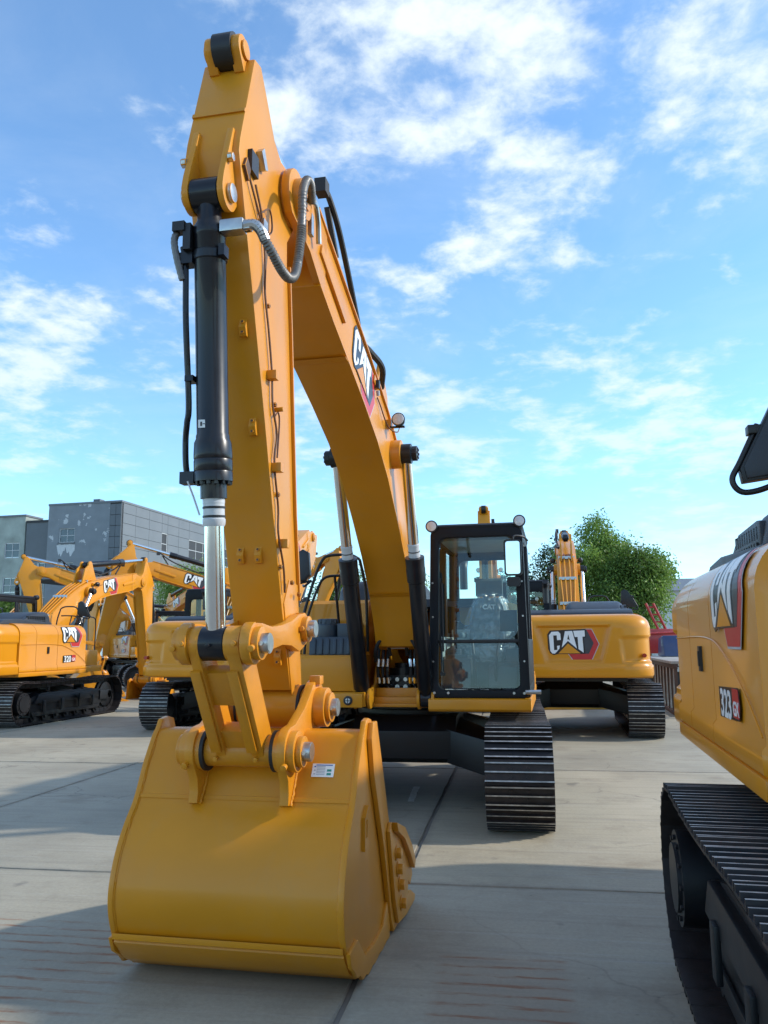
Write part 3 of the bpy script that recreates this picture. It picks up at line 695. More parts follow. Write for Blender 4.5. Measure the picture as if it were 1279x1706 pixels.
# --- cab
CX0, CX1, CF, CB, CZ0, CZ1 = 0.37, 1.385, 1.30, -0.42, 1.14, 2.90
def b_cabframe(mb):
    tp = 0.06
    # front ring
    out = rrect(CX0, CX1, CZ0, CZ1-0.03, 0.07, 5, tp); inn = rrect(CX0+0.092, CX1-0.092, CZ0+0.075, CZ1-0.125, 0.085, 5, tp)
    g = lambda p, t: (p[0], t+0.10*(p[1]-CZ0)/(CZ1-CZ0), p[1])
    mb.ring(out, inn, -CF, -CF+0.10, 0, g)
    # rear ring and wall
    inn2 = rrect(CX0+0.14, CX1-0.14, 1.90, CZ1-0.22, 0.08, 5, 0.02); out2 = rrect(CX0, CX1, CZ0, CZ1-0.03, 0.07, 5, tp)
    mb.ring(out2, inn2, -CB-0.08, -CB, 0)
    # sills and roof rails along both sides
    for x0, x1 in ((CX0+0.002, CX0+0.062), (CX1-0.062, CX1-0.002)):
        mb.box(x0, x1, -CF+0.08, -CB-0.05, CZ0+0.002, CZ0+0.11)
    for sx in (0, 1):
        xa = CX0+0.032 if sx == 0 else CX1-0.092
        mb.box(xa, xa+0.06, -CF+0.18, -CB-0.05, CZ1-0.16, CZ1-0.035); 
        xb = CX0+0.012 if sx == 0 else CX1-0.082
        mb.box(xb, xb+0.07, -0.42, -0.32, CZ0+0.1, CZ1-0.15)
    mb.box(CX1-0.055, CX1-0.004, -CF+0.15, -CB-0.05, CZ0+0.1, 1.72)       # door lower panel
    mb.box(CX0+0.004, CX0+0.05, -0.36, -CB-0.05, CZ0+0.1, 1.80)
def b_cabroof(mb):
    pts = rrect(CX0+0.02, CX1-0.02, -CB-0.02, CF-0.09, 0.10, 5)
    def lay(ins, z): return [((x-(CX0+CX1)/2)*(1-ins)+(CX0+CX1)/2, -(f-0.44)*(1-ins)-0.44, z) for x, f in [(p[0], p[1]) for p in rrect(CX0+0.022, CX1-0.022, CB+0.0, CF-0.10, 0.10, 5)]]
    L_ = [lay(0.015, CZ1-0.055), lay(0.0, CZ1-0.03), lay(0.01, CZ1), lay(0.07, CZ1+0.022), lay(0.25, CZ1+0.03)]
    n = len(L_[0]); v = [p for l in L_ for p in l]; F = [list(range(n)), [(len(L_)-1)*n+i for i in range(n)]]
    for k in range(len(L_)-1):
        for i in range(n): F.append((k*n+i, k*n+(i+1) % n, (k+1)*n+(i+1) % n, (k+1)*n+i))
    mb.add(v, F)
def b_cabbase(mb):
    mb.prism([(CB, 1.005), (CF+0.0, 1.005), (CF+0.025, 1.03), (CF+0.025, 1.125), (CF, 1.137), (CB, 1.137)], CX0-0.005, CX1+0.005)
def b_windshield(mb):
    g = lambda p, y: (p[0], y+0.10*(p[1]-CZ0)/(CZ1-CZ0), p[1]); y = -CF+0.035
    up = [p for p in rrect(CX0+0.098, CX1-0.098, 1.715, CZ1-0.122, 0.13, 5, 0.05)]
    n = len(up); mb.add([g(p, y) for p in up], [list(range(n))])
def b_lowerglass(mb):
    g = lambda p, y: (p[0], y+0.10*(p[1]-CZ0)/(CZ1-CZ0), p[1]); y = -CF+0.035
    up = rrect(CX0+0.098, CX1-0.098, CZ0+0.095, 1.685, 0.06, 5, 0.02); n = len(up); mb.add([g(p, y) for p in up], [list(range(n))])
def b_screenbar(mb):
    mb.box(CX0+0.09, CX1-0.09, -CF+0.045, -CF+0.09, 1.682, 1.718)
def b_sideglass(mb):
    for x in (CX0+0.03, CX1-0.035):
        mb.add([(x, -CF+0.16, 1.30), (x, -0.40, 1.30), (x, -0.40, CZ1-0.16), (x, -CF+0.22, CZ1-0.16)], [(0, 1, 2, 3)])
        mb.add([(x, -0.34, 1.78), (x, -CB-0.06, 1.78), (x, -CB-0.06, CZ1-0.16), (x, -0.34, CZ1-0.16)], [(0, 1, 2, 3)])
def b_rearglass(mb):
    mb.add([(CX0+0.10, -CB-0.04, 1.86), (CX1-0.10, -CB-0.04, 1.86), (CX1-0.10, -CB-0.04, CZ1-0.19), (CX0+0.10, -CB-0.04, CZ1-0.19)], [(0, 1, 2, 3)])
def b_cabinside(mb):
    mb.box(CX0+0.07, CX1-0.07, -CB-0.30, -CB-0.085, CZ0+0.05, 1.84)          # rear shelf
    mb.box(CX0+0.06, CX1-0.06, -0.9, -CB-0.1, CZ1-0.13, CZ1-0.06)          # headlining
    mb.box(CX0+0.07, CX0+0.10, -0.9, -CB-0.1, CZ0+0.05, 1.75)
def b_cabfloor(mb):
    mb.box(CX0+0.04, CX1-0.04, -CF+0.12, -CB-0.08, CZ0+0.0, CZ0+0.05)
    for x in (CX0+0.11, CX1-0.27): mb.prism([(0.05, CZ0+0.05), (0.80, CZ0+0.05), (0.72, 1.62), (0.10, 1.66)], x, x+0.16)   # side consoles
    mb.prism([(0.70, CZ0+0.05), (1.02, CZ0+0.05), (0.94, 1.52), (0.74, 1.56)], CX0+0.10, CX0+0.40)
    mb.prism([(0.70, CZ0+0.05), (0.98, CZ0+0.05), (0.90, 1.44), (0.74, 1.48)], CX1-0.44, CX1-0.14)
def b_seat(mb):
    cx = (CX0+CX1)/2+0.03
    mb.box(cx-0.24, cx+0.24, -0.60, -0.10, 1.52, 1.64); mb.box(cx-0.18, cx+0.18, -0.52, -0.15, 1.19, 1.52)
    v = []; F = []; rows = [(1.60, 0.16, 0.20), (1.75, 0.14, 0.235), (1.95, 0.11, 0.235), (2.10, 0.08, 0.20), (2.20, 0.05, 0.13)]
    for z, f, w in rows: v += [(cx-w, -f+0.05, z), (cx-w*0.8, -f-0.03, z), (cx-w*0.45, -f, z), (cx+w*0.45, -f, z), (cx+w*0.8, -f-0.03, z), (cx+w, -f+0.05, z), (cx+w*0.8, -f+0.13, z), (cx-w*0.8, -f+0.13, z)]
    for k in range(len(rows)-1):
        for i in range(8): F.append((k*8+i, k*8+(i+1) % 8, (k+1)*8+(i+1) % 8, (k+1)*8+i))
    F += [list(range(8)), list(range(len(rows)*8-1, len(rows)*8-9, -1))]; mb.add(v, F)
    mb.prism([(0.05, 2.23), (0.04, 2.40), (-0.01, 2.43), (-0.06, 2.42), (-0.06, 2.22)], cx-0.155, cx+0.155)
    for x in (cx-0.06, cx+0.06): mb.cyl((x, 0.02, 2.15), (x, 0.02, 2.26), 0.012, n=8)
    for s in (-1, 1): mb.box(cx+s*0.31-0.045, cx+s*0.31+0.045, -0.55, -0.05, 1.74, 1.80)
def b_seatfilm(mb):
    cx = (CX0+CX1)/2+0.03; rng = random.Random(3)
    prof = [(0.66, 1.48), (0.64, 1.66), (0.42, 1.69), (0.24, 1.72), (0.20, 1.85), (0.17, 1.98), (0.15, 2.10), (0.12, 2.20), (0.10, 2.25)]
    n = 16; v = []
    for f, z in prof:
        wd = 0.30 if z < 1.9 else 0.30-0.40*(z-1.9)
        for k in range(n+1):
            t = k/n*2-1; v.append((cx+t*wd, -(f-0.10*abs(t)**3)+rng.uniform(-0.022, 0.022), z+rng.uniform(-0.012, 0.012)))
    mb.add(v, [(r_*(n+1)+k, r_*(n+1)+k+1, (r_+1)*(n+1)+k+1, (r_+1)*(n+1)+k) for r_ in range(len(prof)-1) for k in range(n)])
    # loose sheet on the floor
    v = []
    for i in range(5):
        for k in range(9): v.append((CX0+0.14+0.055*k, -CF+0.16+0.05*i, CZ0+0.058+0.02*rng.random()))
    mb.add(v, [(i*9+k, i*9+k+1, i*9+k+10, i*9+k+9) for i in range(4) for k in range(8)], 1)
def b_levers(mb):
    cx = (CX0+CX1)/2+0.03
    for s in (-1, 1):
        mb.tube(spline([(cx+s*0.33, -0.60, 1.62), (cx+s*0.33, -0.66, 1.80), (cx+s*0.31, -0.68, 1.92)], 5), lambda t: 0.016+0.014*t, 10)
    for dx in (-0.10, 0.12):
        mb.tube(spline([(cx+dx, -0.92, 1.20), (cx+dx, -0.95, 1.45), (cx+dx*1.3, -0.86, 1.72)], 5), 0.015, 8)
        mb.box(cx+dx-0.06, cx+dx+0.06, -1.12, -0.90, 1.20, 1.235)
    mb.prism([(0.86, 1.19), (1.02, 1.19), (0.92, 1.56), (0.84, 1.56)], CX0+0.13, CX0+0.36)
    mb.box(CX1-0.30, CX1-0.12, -0.98, -0.94, 1.80, 2.02)                       # monitor
def b_wiper(mb):
    mb.tube([(CX0+0.14, -CF-0.005, 1.40), (CX0+0.125, -CF+0.035, 1.95), (CX0+0.13, -CF+0.06, 2.35)], 0.009, 6)
    mb.tube([(CX0+0.155, -CF+0.01, 1.60), (CX0+0.15, -CF+0.05, 2.30)], 0.011, 6)
    mb.cyl((CX0+0.14, -CF+0.01, 1.38), (CX0+0.14, -CF-0.02, 1.38), 0.022, n=10)
def b_cabbolts(mb):
    for x in (CX0+0.06, CX0+0.20, CX1-0.16, CX1-0.06): mb.hexbolt((x, -CF-0.002, CZ0+0.05), (0, -1, 0), 0.014, 0.014)
    for z in (1.50, 1.95, 2.3): mb.hexbolt((CX1-0.05, -CF+0.10*(z-CZ0)/(CZ1-CZ0), z), (0, -1, 0), 0.010, 0.010); mb.hexbolt((CX0+0.05, -CF+0.10*(z-CZ0)/(CZ1-CZ0), z), (0, -1, 0), 0.010, 0.010)
    mb.cyl((CX1-0.05, -CF-0.01, CZ0+0.06), (CX1+0.10, -CF+0.02, CZ0+0.06), 0.022, n=12)
def b_cablamp(mb):
    mb.lathe((0, 0.06, 0), (0, -1, 0), [(0, 0.03), (0.02, 0.052), (0.10, 0.064), (0.125, 0.064), (0.127, 0.056)], 20, 0)
    mb.lathe((0, -0.062, 0), (0, -1, 0), [(0, 0.056), (0.006, 0.05), (0.010, 0.02)], 20, 1)
    mb.box(-0.015, 0.015, 0.0, 0.03, -0.09, -0.05, 0)
def b_cabmirror(mb):
    x0, x1, z0, z1 = CX1-0.20, CX1-0.05, 2.36, 2.70
    y = -CF-0.10
    mb.ring(rrect(x0-0.012, x1+0.012, z0-0.012, z1+0.012, 0.03, 4), rrect(x0+0.004, x1-0.004, z0+0.004, z1-0.004, 0.024, 4), y, y+0.05, 0)
    q = rrect(x0, x1, z0, z1, 0.024, 4); mb.prism(q, y+0.012, y+0.04, 1, ax='y')
    q = rrect(x0+0.01, x1-0.01, z0-0.12, z0-0.025, 0.02, 4); mb.prism(q, y+0.008, y+0.04, 0, ax='y')
    mb.tube(spline([(x0+0.08, y+0.04, z1-0.02), (x0+0.09, y+0.05, z1+0.05), (CX1-0.02, -CF+0.02, z1+0.05), (CX1+0.02, -CF+0.11, z1+0.02)], 5), 0.011, 8)

# --- right front: boxes, rails, mirror
def b_toolbox(mb):
    mb.prism([(0.735, 1.20), (1.30, 1.20), (1.30, 1.54), (1.27, 1.57), (0.735, 1.57)], -1.30, -0.35)
def b_stepbox(mb):
    mb.prism([(0.735, 1.05), (1.46, 1.05), (1.46, 1.185), (1.44, 1.195), (0.735, 1.195)], -1.32, -0.285)
def b_boxlamp(mb):
    mb.lathe((-0.43, -1.46, 1.12), (0, -1, 0), [(0, 0.046), (0.014, 0.046), (0.016, 0.036)], 18, 0); mb.cyl((-0.43, -1.472, 1.12), (-0.43, -1.482, 1.12), 0.026, n=12, mi=1)
    mb.box(-0.433, -0.427, -1.487, -1.48, 1.085, 1.155, 0); mb.box(-0.462, -0.398, -1.487, -1.48, 1.117, 1.123, 0)
def b_blackbox(mb):
    mb.prism([(0.95, 1.572), (1.22, 1.572), (1.19, 1.76), (0.95, 1.76)], -0.92, -0.36)
    for k in range(7): x = -0.88+0.075*k; mb.prism([(1.20, 1.58), (1.235, 1.58), (1.21, 1.74), (1.18, 1.74)], x, x+0.035)
def b_blackcanister(mb):
    mb.lathe((-0.75, -1.07, 1.758), (0, 0, 1), [(0, 0.115), (0.13, 0.115), (0.14, 0.108), (0.19, 0.108), (0.195, 0.09)], 24)
    for k in range(12):
        a = 2*PI*k/12; mb.box(-0.75+0.108*math.cos(a)-0.008, -0.75+0.108*math.cos(a)+0.008, -1.07+0.108*math.sin(a)-0.008, -1.07+0.108*math.sin(a)+0.008, 1.90, 1.945)
    mb.box(-0.62, -0.38, -1.17, -0.97, 1.758, 1.90)
def b_rails(mb):
    x = -0.62
    mb.tube(spline([(-1.05, -0.86, 1.58), (-1.02, -0.86, 1.95), (-0.90, -0.84, 2.38), (-0.82, -0.82, 2.58), (-0.74, -0.80, 2.64), (-0.52, -0.76, 2.645), (-0.42, -0.72, 2.60)], 6), 0.017, 8)
    mb.tube(spline([(-0.42, -0.72, 2.60), (-0.37, -0.66, 2.3), (-0.36, -0.62, 1.9), (-0.36, -0.60, 1.60)], 6), 0.017, 8)
    mb.tube(spline([(-1.0, -0.86, 1.58), (-0.97, -0.86, 1.95), (-0.86, -0.84, 2.28), (-0.78, -0.82, 2.40), (-0.62, -0.78, 2.42), (-0.44, -0.72, 2.42)], 6), 0.015, 8)
    mb.tube([(-0.68, -0.80, 2.42), (-0.68, -0.62, 1.9), (-0.68, -0.55, 1.58)], 0.015, 8)
    mb.tube(spline([(-1.18, -0.5, 2.10), (-1.20, -0.5, 2.32), (-1.20, -0.62, 2.38), (-1.2, -0.98, 2.36), (-1.2, -1.05, 2.2), (-1.2, -1.05, 1.56)], 6), 0.016, 8)
def b_sidemirror(mb):
    # right mirror: slanted dark shell in a bent tube guard
    c = [(-1.36, 2.37), (-1.12, 2.40), (-1.06, 2.46), (-1.08, 2.72), (-1.15, 2.76), (-1.22, 2.72), (-1.37, 2.43)]
    mb.prism(c, -0.99, -0.93, 0, ax='y')
    mb.prism([(x*0.92-1.2*0.08, (z-2.55)*0.92+2.55) for x, z in c], -0.996, -0.985, 1, ax='y')
    mb.tube(spline([(-1.05, -0.96, 2.40), (-1.18, -0.96, 2.375), (-1.30, -0.96, 2.335), (-1.37, -0.96, 2.335), (-1.40, -0.96, 2.39), (-1.36, -0.96, 2.47), (-1.28, -0.96, 2.63)], 6), 0.014, 8)
    mb.tube(spline([(-1.05, -0.96, 2.40), (-1.14, -0.94, 2.34), (-1.20, -0.80, 2.36)], 6), 0.014, 8)
    mb.box(-1.325, -1.265, -0.985, -0.925, 2.585, 2.625, 0)
def b_hexplate(mb):
    z = 1.78; pts = [(-1.02, z+0.14), (-0.92, z+0.14), (-0.86, z+0.02), (-0.90, z-0.14), (-1.0, z-0.14), (-1.06, z+0.02)]
    mb.prism(pts, -0.727, -0.721, 0, ax='y'); mb.prism([(x*0.86-0.96*0.14, (zz-z)*0.86+z) for x, zz in pts], -0.731, -0.725, 1, ax='y')

# --- boom, stick, bucket
BOOM_BOT = [(4.72, 4.05), (4.40, 3.93), (3.86, 3.75), (3.45, 3.61), (2.96, 3.42), (2.52, 3.18), (2.12, 2.88), (1.74, 2.56), (1.40, 2.20), (1.17, 1.86), (1.08, 1.66)]
BOOM_TOP = [(0.12, 1.86), (0.34, 2.05), (0.70, 2.46), (1.03, 2.78), (1.36, 3.08), (1.66, 3.33), (1.95, 3.53), (2.22, 3.68), (2.48, 3.80), (2.75, 3.90), (3.30, 4.09), (4.26, 4.40), (4.78, 4.56)]
def b_boom(mb):
    side = BOOM_BOT + [(0.95, 1.62), (0.40, 1.62)] + circle(B0[0], B0[1], 0.13, 300, 150, 6) + BOOM_TOP
    w = 0.205
    mb.prism(side, -w, w)
def b_boomplates(mb):
    # top and bottom flange plates a little proud of the webs
    def strip(line, t, off):
        up = []; lo = []
        for k, p in enumerate(line):
            a, b = line[max(0, k-1)], line[min(len(line)-1, k+1)]; d = Vector((b[0]-a[0], b[1]-a[1])).normalized(); n = (-d.y*off, d.x*off)
            up.append((p[0]+n[0]*t, p[1]+n[1]*t)); lo.append((p[0]-n[0]*0.006, p[1]-n[1]*0.006))
        return up + lo[::-1]
    mb.prism(strip(BOOM_TOP[1:], 0.014, 1), -0.226, 0.226); mb.prism(strip(BOOM_BOT, 0.012, 1), -0.218, 0.218)
def b_boomtip(mb):
    for s in (-1, 1):
        mb.prism([(4.62, 4.00), (4.95, 4.17)] + circle(B1[0], B1[1], 0.185, -50, 130, 10) + [(4.70, 4.545), (4.55, 4.47)], s*0.165, s*0.215)
        mb.cylx(B1[0], B1[1], s*0.165, s*0.262, 0.125, 26); mb.cylx(B1[0], B1[1], s*0.26, s*0.275, 0.07, 20)
        mb.prism([(4.10, 4.02), (4.75, 4.26), (4.72, 4.33), (4.06, 4.08)], s*0.20, s*0.232)          # doubler rib
def b_boomsecond(mb):
    # cylinder boss through the boom and stick cylinder bracket on top
    mb.cylx(CYLR[0], CYLR[1], -0.30, 0.30, 0.135, 26)
    for s in (-1, 1):
        mb.prism([(2.05, 3.62), (2.75, 3.86), (2.52, 4.15)] + circle(SCB[0], SCB[1], 0.10, 20, 200, 8) + [(2.12, 4.05)], s*0.10, s*0.14)
def b_boomweld(mb):
    # faint raised weld seams over the underside
    for (f, z), (g, h) in (((4.04, 3.80), (4.0, 3.787)), ((1.42, 2.20), (1.40, 2.17))):
        mb.prism([(f, z-0.012), (f+0.012, z-0.016), (g-0.02, h-0.016), (g-0.02, h-0.006)], -0.214, 0.214)
def b_boomlamp(mb):
    for s in (-1, 1):
        x = s*0.235; mb.box(min(s*0.205, s*0.25), max(s*0.205, s*0.25), -2.52, -2.40, 3.66, 3.72, 2)
        mb.box(min(s*0.235, s*0.37), max(s*0.235, s*0.37), -2.50, -2.47, 3.645, 3.66, 0)
        mb.lathe((s*0.32, -2.44, 3.71), (0, -1, 0.02), [(0, 0.03), (0.03, 0.052), (0.085, 0.062), (0.10, 0.062), (0.102, 0.052)], 20, 0)
        mb.lathe((s*0.32, -2.542, 3.712), (0, -1, 0.02), [(0, 0.053), (0.005, 0.05), (0.008, 0.02)], 20, 1)
        mb.tube(spline([(s*0.32, -2.45, 3.66), (s*0.30, -2.50, 3.60), (s*0.24, -2.62, 3.63), (s*0.22, -2.85, 3.76), (s*0.215, -2.95, 3.80)], 6), 0.006, 6, 3)
def b_boomlines(mb):
    # hydraulic lines along the top of the boom, with clamps
    for k, x in enumerate((-0.16, -0.055, 0.055, 0.16)):
        line = [P(f, z+0.05, x*(0.7+0.3*min(1, max(0, (f-0.5)/1.0)))) for f, z in BOOM_TOP[1:9]]
        mb.tube(spline(line, 4), 0.019, 8, 0)
    for f, z in (BOOM_TOP[2], BOOM_TOP[4], BOOM_TOP[7]):
        mb.box(-0.19, 0.19, -f-0.03, -f+0.03, z+0.02, z+0.085, 1)
def b_boomhose(mb):
    # black hoses standing off the left of the boom top
    mb.tube(spline([P(2.55, 4.02, 0.17), P(2.85, 4.10, 0.24), P(3.10, 4.15, 0.20), P(3.3, 4.18, 0.15)], 6), 0.028, 8)
    mb.tube(spline([P(3.3, 4.16, 0.16), P(3.7, 4.32, 0.20), P(4.1, 4.50, 0.23), P(4.36, 4.66, 0.235), P(4.52, 4.80, 0.21), P(4.60, 4.82, 0.19)], 6), 0.022, 8)
    mb.tube(spline([P(4.30, 4.44, 0.21), P(4.40, 4.60, 0.20), P(4.48, 4.74, 0.19)], 6), 0.022, 8)
    mb.box(0.15, 0.23, -4.66, -4.56, 4.76, 4.86)
def b_boomgear(mb):
    mb.prism([(2.98, 3.86), (3.10, 3.90), (3.07, 3.97), (2.95, 3.93)], 0.205, 0.222, 0)
    mb.box(0.218, 0.25, -3.04, -2.99, 3.86, 3.93, 1)
    mb.cyl((0.235, -3.02, 3.84), (0.235, -3.0, 3.80), 0.016, n=10, mi=2)
    mb.prism([(1.0, 1.63), (0.97, 1.75), (0.96, 1.75), (0.99, 1.63)], -0.12, 0.12, 2)

STICK = [(5.075, 1.43), (5.26, 1.95), (5.41, 2.42), (5.56, 2.90), (5.71, 3.35), (6.0, 4.22), (5.985, 4.30), (5.80, 4.895), (5.70, 4.92), (5.60, 4.80), (5.46, 4.62), (5.34, 4.56), (5.22, 4.57),
         (5.08, 4.50), (5.04, 4.38), (5.10, 4.24), (5.215, 4.10), (5.21, 3.9), (5.16, 3.53), (5.10, 2.95), (5.045, 2.45), (4.96, 1.95), (4.885, 1.50)]
def b_stick(mb): mb.prism(STICK, -0.15, 0.15)
def b_stickflange(mb):
    for s in (-1, 1):
        line = [(5.205, 3.95), (5.155, 3.53), (5.095, 2.95), (5.04, 2.45), (4.955, 1.95)]
        mb.prism(line+[(f-0.016, z) for f, z in line[::-1]], s*0.13, s*0.166)
        line = [(5.985, 4.28), (5.82, 4.85)]; 
    mb.prism([(5.925, 4.485), (5.938, 4.487), (5.930, 4.512), (5.918, 4.51)], -0.149, 0.149)
def b_stickears(mb):
    for s in (-1, 1):          # rear pin ears
        mb.prism([(5.84, 4.80), (5.66, 4.80)] + circle(REAR[0]-0.06, REAR[1], 0.082, 170, -40, 12), s*0.044, s*0.102)
        mb.cylx(REAR[0]-0.06, REAR[1], s*0.102, s*0.118, 0.052, 22)
        # bucket cylinder lugs: long tapered cheeks down the front
        mb.prism([(5.96, 4.36), (5.99, 4.36), (6.03, 4.24), (6.095, 4.05)] + circle(BCE[0], BCE[1], 0.092, 20, -150, 10) + [(5.90, 3.98), (5.86, 3.84), (5.94, 4.20)], s*0.078, s*0.112)
        mb.cylx(BCE[0], BCE[1], s*0.112, s*0.135, 0.05, 18, 1); mb.hexbolt((s*0.112, -6.05, 4.15), (s, 0, 0), 0.026, 0.03, 1)
        mb.cylx(B1[0], B1[1], s*0.145, s*0.163, 0.16, 26)
        mb.cylx(IDL[0], IDL[1], s*0.14, s*0.154, 0.085, 22)
    mb.cylx(S1[0], S1[1], -0.19, 0.19, 0.125, 26)
    for s in (-1, 1):          # cast nose webs
        mb.prism([(4.87, 1.36), (5.06, 1.40), (5.22, 1.92), (5.13, 2.06), (4.97, 2.04)], s*0.148, s*0.156)
def b_stickgear(mb):
    # cleats on the front plate, clamps and blocks on the left web
    for z, x in ((3.36, 0.085), (2.86, 0.085), (2.185, 0.045), (2.185, -0.06), (1.62, 0.10)):
        f = 5.075+(z-1.43)*0.3315
        mb.prism([(f, z-0.045), (f+0.022, z-0.045), (f+0.04, z+0.0), (f+0.022, z+0.05), (f, z+0.05)], x-0.02, x+0.02, 0)
        for dz in (-0.028, 0.03): mb.hexbolt((x, -f-0.03, z+dz), (0, -1, 0.2), 0.011, 0.008, 1)
    for f, z, a, b in ((5.52, 3.16, 0.05, 0.05), (5.42, 2.66, 0.055, 0.05), (5.30, 2.25, 0.04, 0.05)):
        mb.box(0.148, 0.205, -f-a/2, -f+a/2, z-b/2, z+b/2, 0); mb.cylx(f-0.03, z+0.012, 0.15, 0.185, 0.012, 8, 0)
    mb.cylx(5.40, 3.0, 0.15, 0.20, 0.014, 8, 0)
    mb.prism([(5.90, 4.10), (5.96, 4.16), (5.93, 4.22), (5.88, 4.18)], 0.15, 0.17, 1)
    for f, z in ((5.56, 3.55), (5.43, 3.02), (5.36, 2.52), (5.30, 2.12), (5.14, 1.83), (5.04, 1.98), (5.17, 2.04)): mb.hexbolt((0.15 if z > 2.06 else 0.175, -f, z), (1, 0, 0), 0.014, 0.02, 1)
def b_stickcable(mb):
    pts = [P(5.80, 4.14, 0.165), P(5.72, 4.02, 0.17), P(5.66, 3.90, 0.165), P(5.63, 3.75, 0.165), P(5.62, 3.60, 0.162), P(5.56, 3.40, 0.165), P(5.50, 3.18, 0.165), P(5.48, 3.0, 0.165), P(5.42, 2.85, 0.17), P(5.44, 2.68, 0.165), P(5.37, 2.45, 0.165), P(5.36, 2.3, 0.165), P(5.28, 2.12, 0.17), P(5.24, 1.98, 0.165)]
    mb.tube(spline(pts, 7), 0.0065, 6)
    mb.tube(spline([P(5.45, 2.95, 0.168), P(5.40, 2.98, 0.17), P(5.38, 2.92, 0.17), P(5.41, 2.72, 0.17)], 6), 0.005, 6)
    mb.tube(spline([P(5.72, 4.02, 0.17), P(5.60, 4.10, 0.175), P(5.56, 4.0, 0.175), P(5.64, 3.92, 0.17)], 6), 0.005, 6)
    mb.tube(spline([P(5.90, 4.14, 0.165), P(5.82, 4.06, 0.168), P(5.70, 3.96, 0.168)], 6), 0.006, 6)
def b_sticksensor(mb):
    mb.box(0.15, 0.175, -5.88, -5.78, 4.18, 4.30, 0); mb.prism([(5.70, 4.28), (5.76, 4.36), (5.72, 4.40), (5.66, 4.30)], 0.15, 0.185, 1); mb.box(0.15, 0.18, -5.70, -5.64, 3.93, 4.0, 1)
def b_rodeye(mb):
    mb.cylx(REAR[0]-0.06, REAR[1], -0.043, 0.043, 0.074, 24)

def b_barrel_bucket(mb):
    e = Vector((0, -BCE[0], BCE[1])); d = Vector((0, -BCR[0], BCR[1]))-e; d.normalize()
    mb.cylx(BCE[0], BCE[1], -0.072, 0.072, 0.088, 24); mb.lathe(e, d, [(0.04, 0.06), (0.14, 0.062), (0.17, 0.080), (0.20, 0.083), (0.22, 0.083), (0.225, 0.080), (1.235, 0.080), (1.245, 0.084), (1.26, 0.084), (1.28, 0.093), (1.34, 0.0965), (1.36, 0.0965), (1.365, 0.094), (1.372, 0.0965), (1.42, 0.0965), (1.425, 0.094), (1.432, 0.0965), (1.475, 0.0965), (1.477, 0.066), (1.56, 0.066), (1.562, 0.045)], 36)
    for k in range(14):
        a = 2*PI*k/14; u = d.orthogonal().normalized(); w = d.cross(u); mb.hexbolt(e+d*1.472+(u*math.cos(a)+w*math.sin(a))*0.083, d, 0.011, 0.02)
    mb.lathe(e, d, [(0.30, 0.083), (0.305, 0.087), (0.345, 0.087), (0.35, 0.083)], 36); mb.box(0.075, 0.105, -6.06, -6.0, 3.62, 3.68)
def b_rod_bucket(mb):
    e = Vector((0, -BCR[0], BCR[1])); d = Vector((0, -BCE[0], BCE[1]))-e; d.normalize(); mb.lathe(e, d, [(0.06, 0.05), (1.1, 0.05)], 30)
def b_rodwrap(mb):
    e = Vector((0, -BCE[0], BCE[1])); d = Vector((0, -BCR[0], BCR[1]))-e; d.normalize()
    mb.lathe(e, d, [(1.56, 0.0515), (1.562, 0.055), (1.585, 0.055), (1.586, 0.0535), (1.66, 0.0535), (1.665, 0.0575), (1.69, 0.056), (1.70, 0.051)], 30, 0)
    for t in (1.60, 1.645): mb.lathe(e, d, [(t, 0.054), (t+0.002, 0.0565), (t+0.010, 0.0565), (t+0.012, 0.054)], 30, 1)
    mb.tube([(-0.115, -5.93, 2.50), (-0.085, -5.92, 2.42), (-0.055, -5.91, 2.33)], 0.005, 6, 0)
def b_rodeye_bucket(mb):
    mb.cylx(BCR[0], BCR[1], -0.066, 0.066, 0.084, 26)
    mb.cyl((0, -BCR[0]-0.098, BCR[1]-0.01), (0, -BCR[0]-0.112, BCR[1]-0.012), 0.012, n=10)
def b_cylpipe(mb):
    # feed pipe down the right of the barrel with its bracket
    mb.tube(spline([P(6.02, 3.70, -0.135), P(6.02, 3.60, -0.118), P(6.01, 3.3, -0.112), P(5.95, 2.90, -0.112), P(5.935, 2.80, -0.125), P(5.91, 2.72, -0.142), P(5.90, 2.60, -0.142), P(5.89, 2.53, -0.135)], 6), 0.016, 10)
    mb.box(-0.16, -0.085, -5.93, -5.87, 2.49, 2.55); mb.box(-0.15, -0.07, -6.05, -5.98, 3.60, 3.66); mb.box(-0.12, -0.075, -5.99, -5.93, 3.0, 3.03)
def b_cylhose(mb):
    mb.tube(spline([P(6.05, 3.78, -0.15), P(6.06, 3.72, -0.165), P(6.05, 3.62, -0.15), P(6.03, 3.52, -0.128)], 8), 0.017, 10, 0, 0.12)
    mb.box(-0.165, -0.10, -6.09, -6.03, 3.76, 3.81, 1); mb.box(-0.11, -0.07, -6.08, -6.02, 3.66, 3.80, 1)
def b_manifold(mb):
    mb.box(0.075, 0.20, -6.06, -5.99, 3.745, 3.81, 0); mb.box(0.19, 0.235, -6.05, -6.0, 3.75, 3.80, 1)
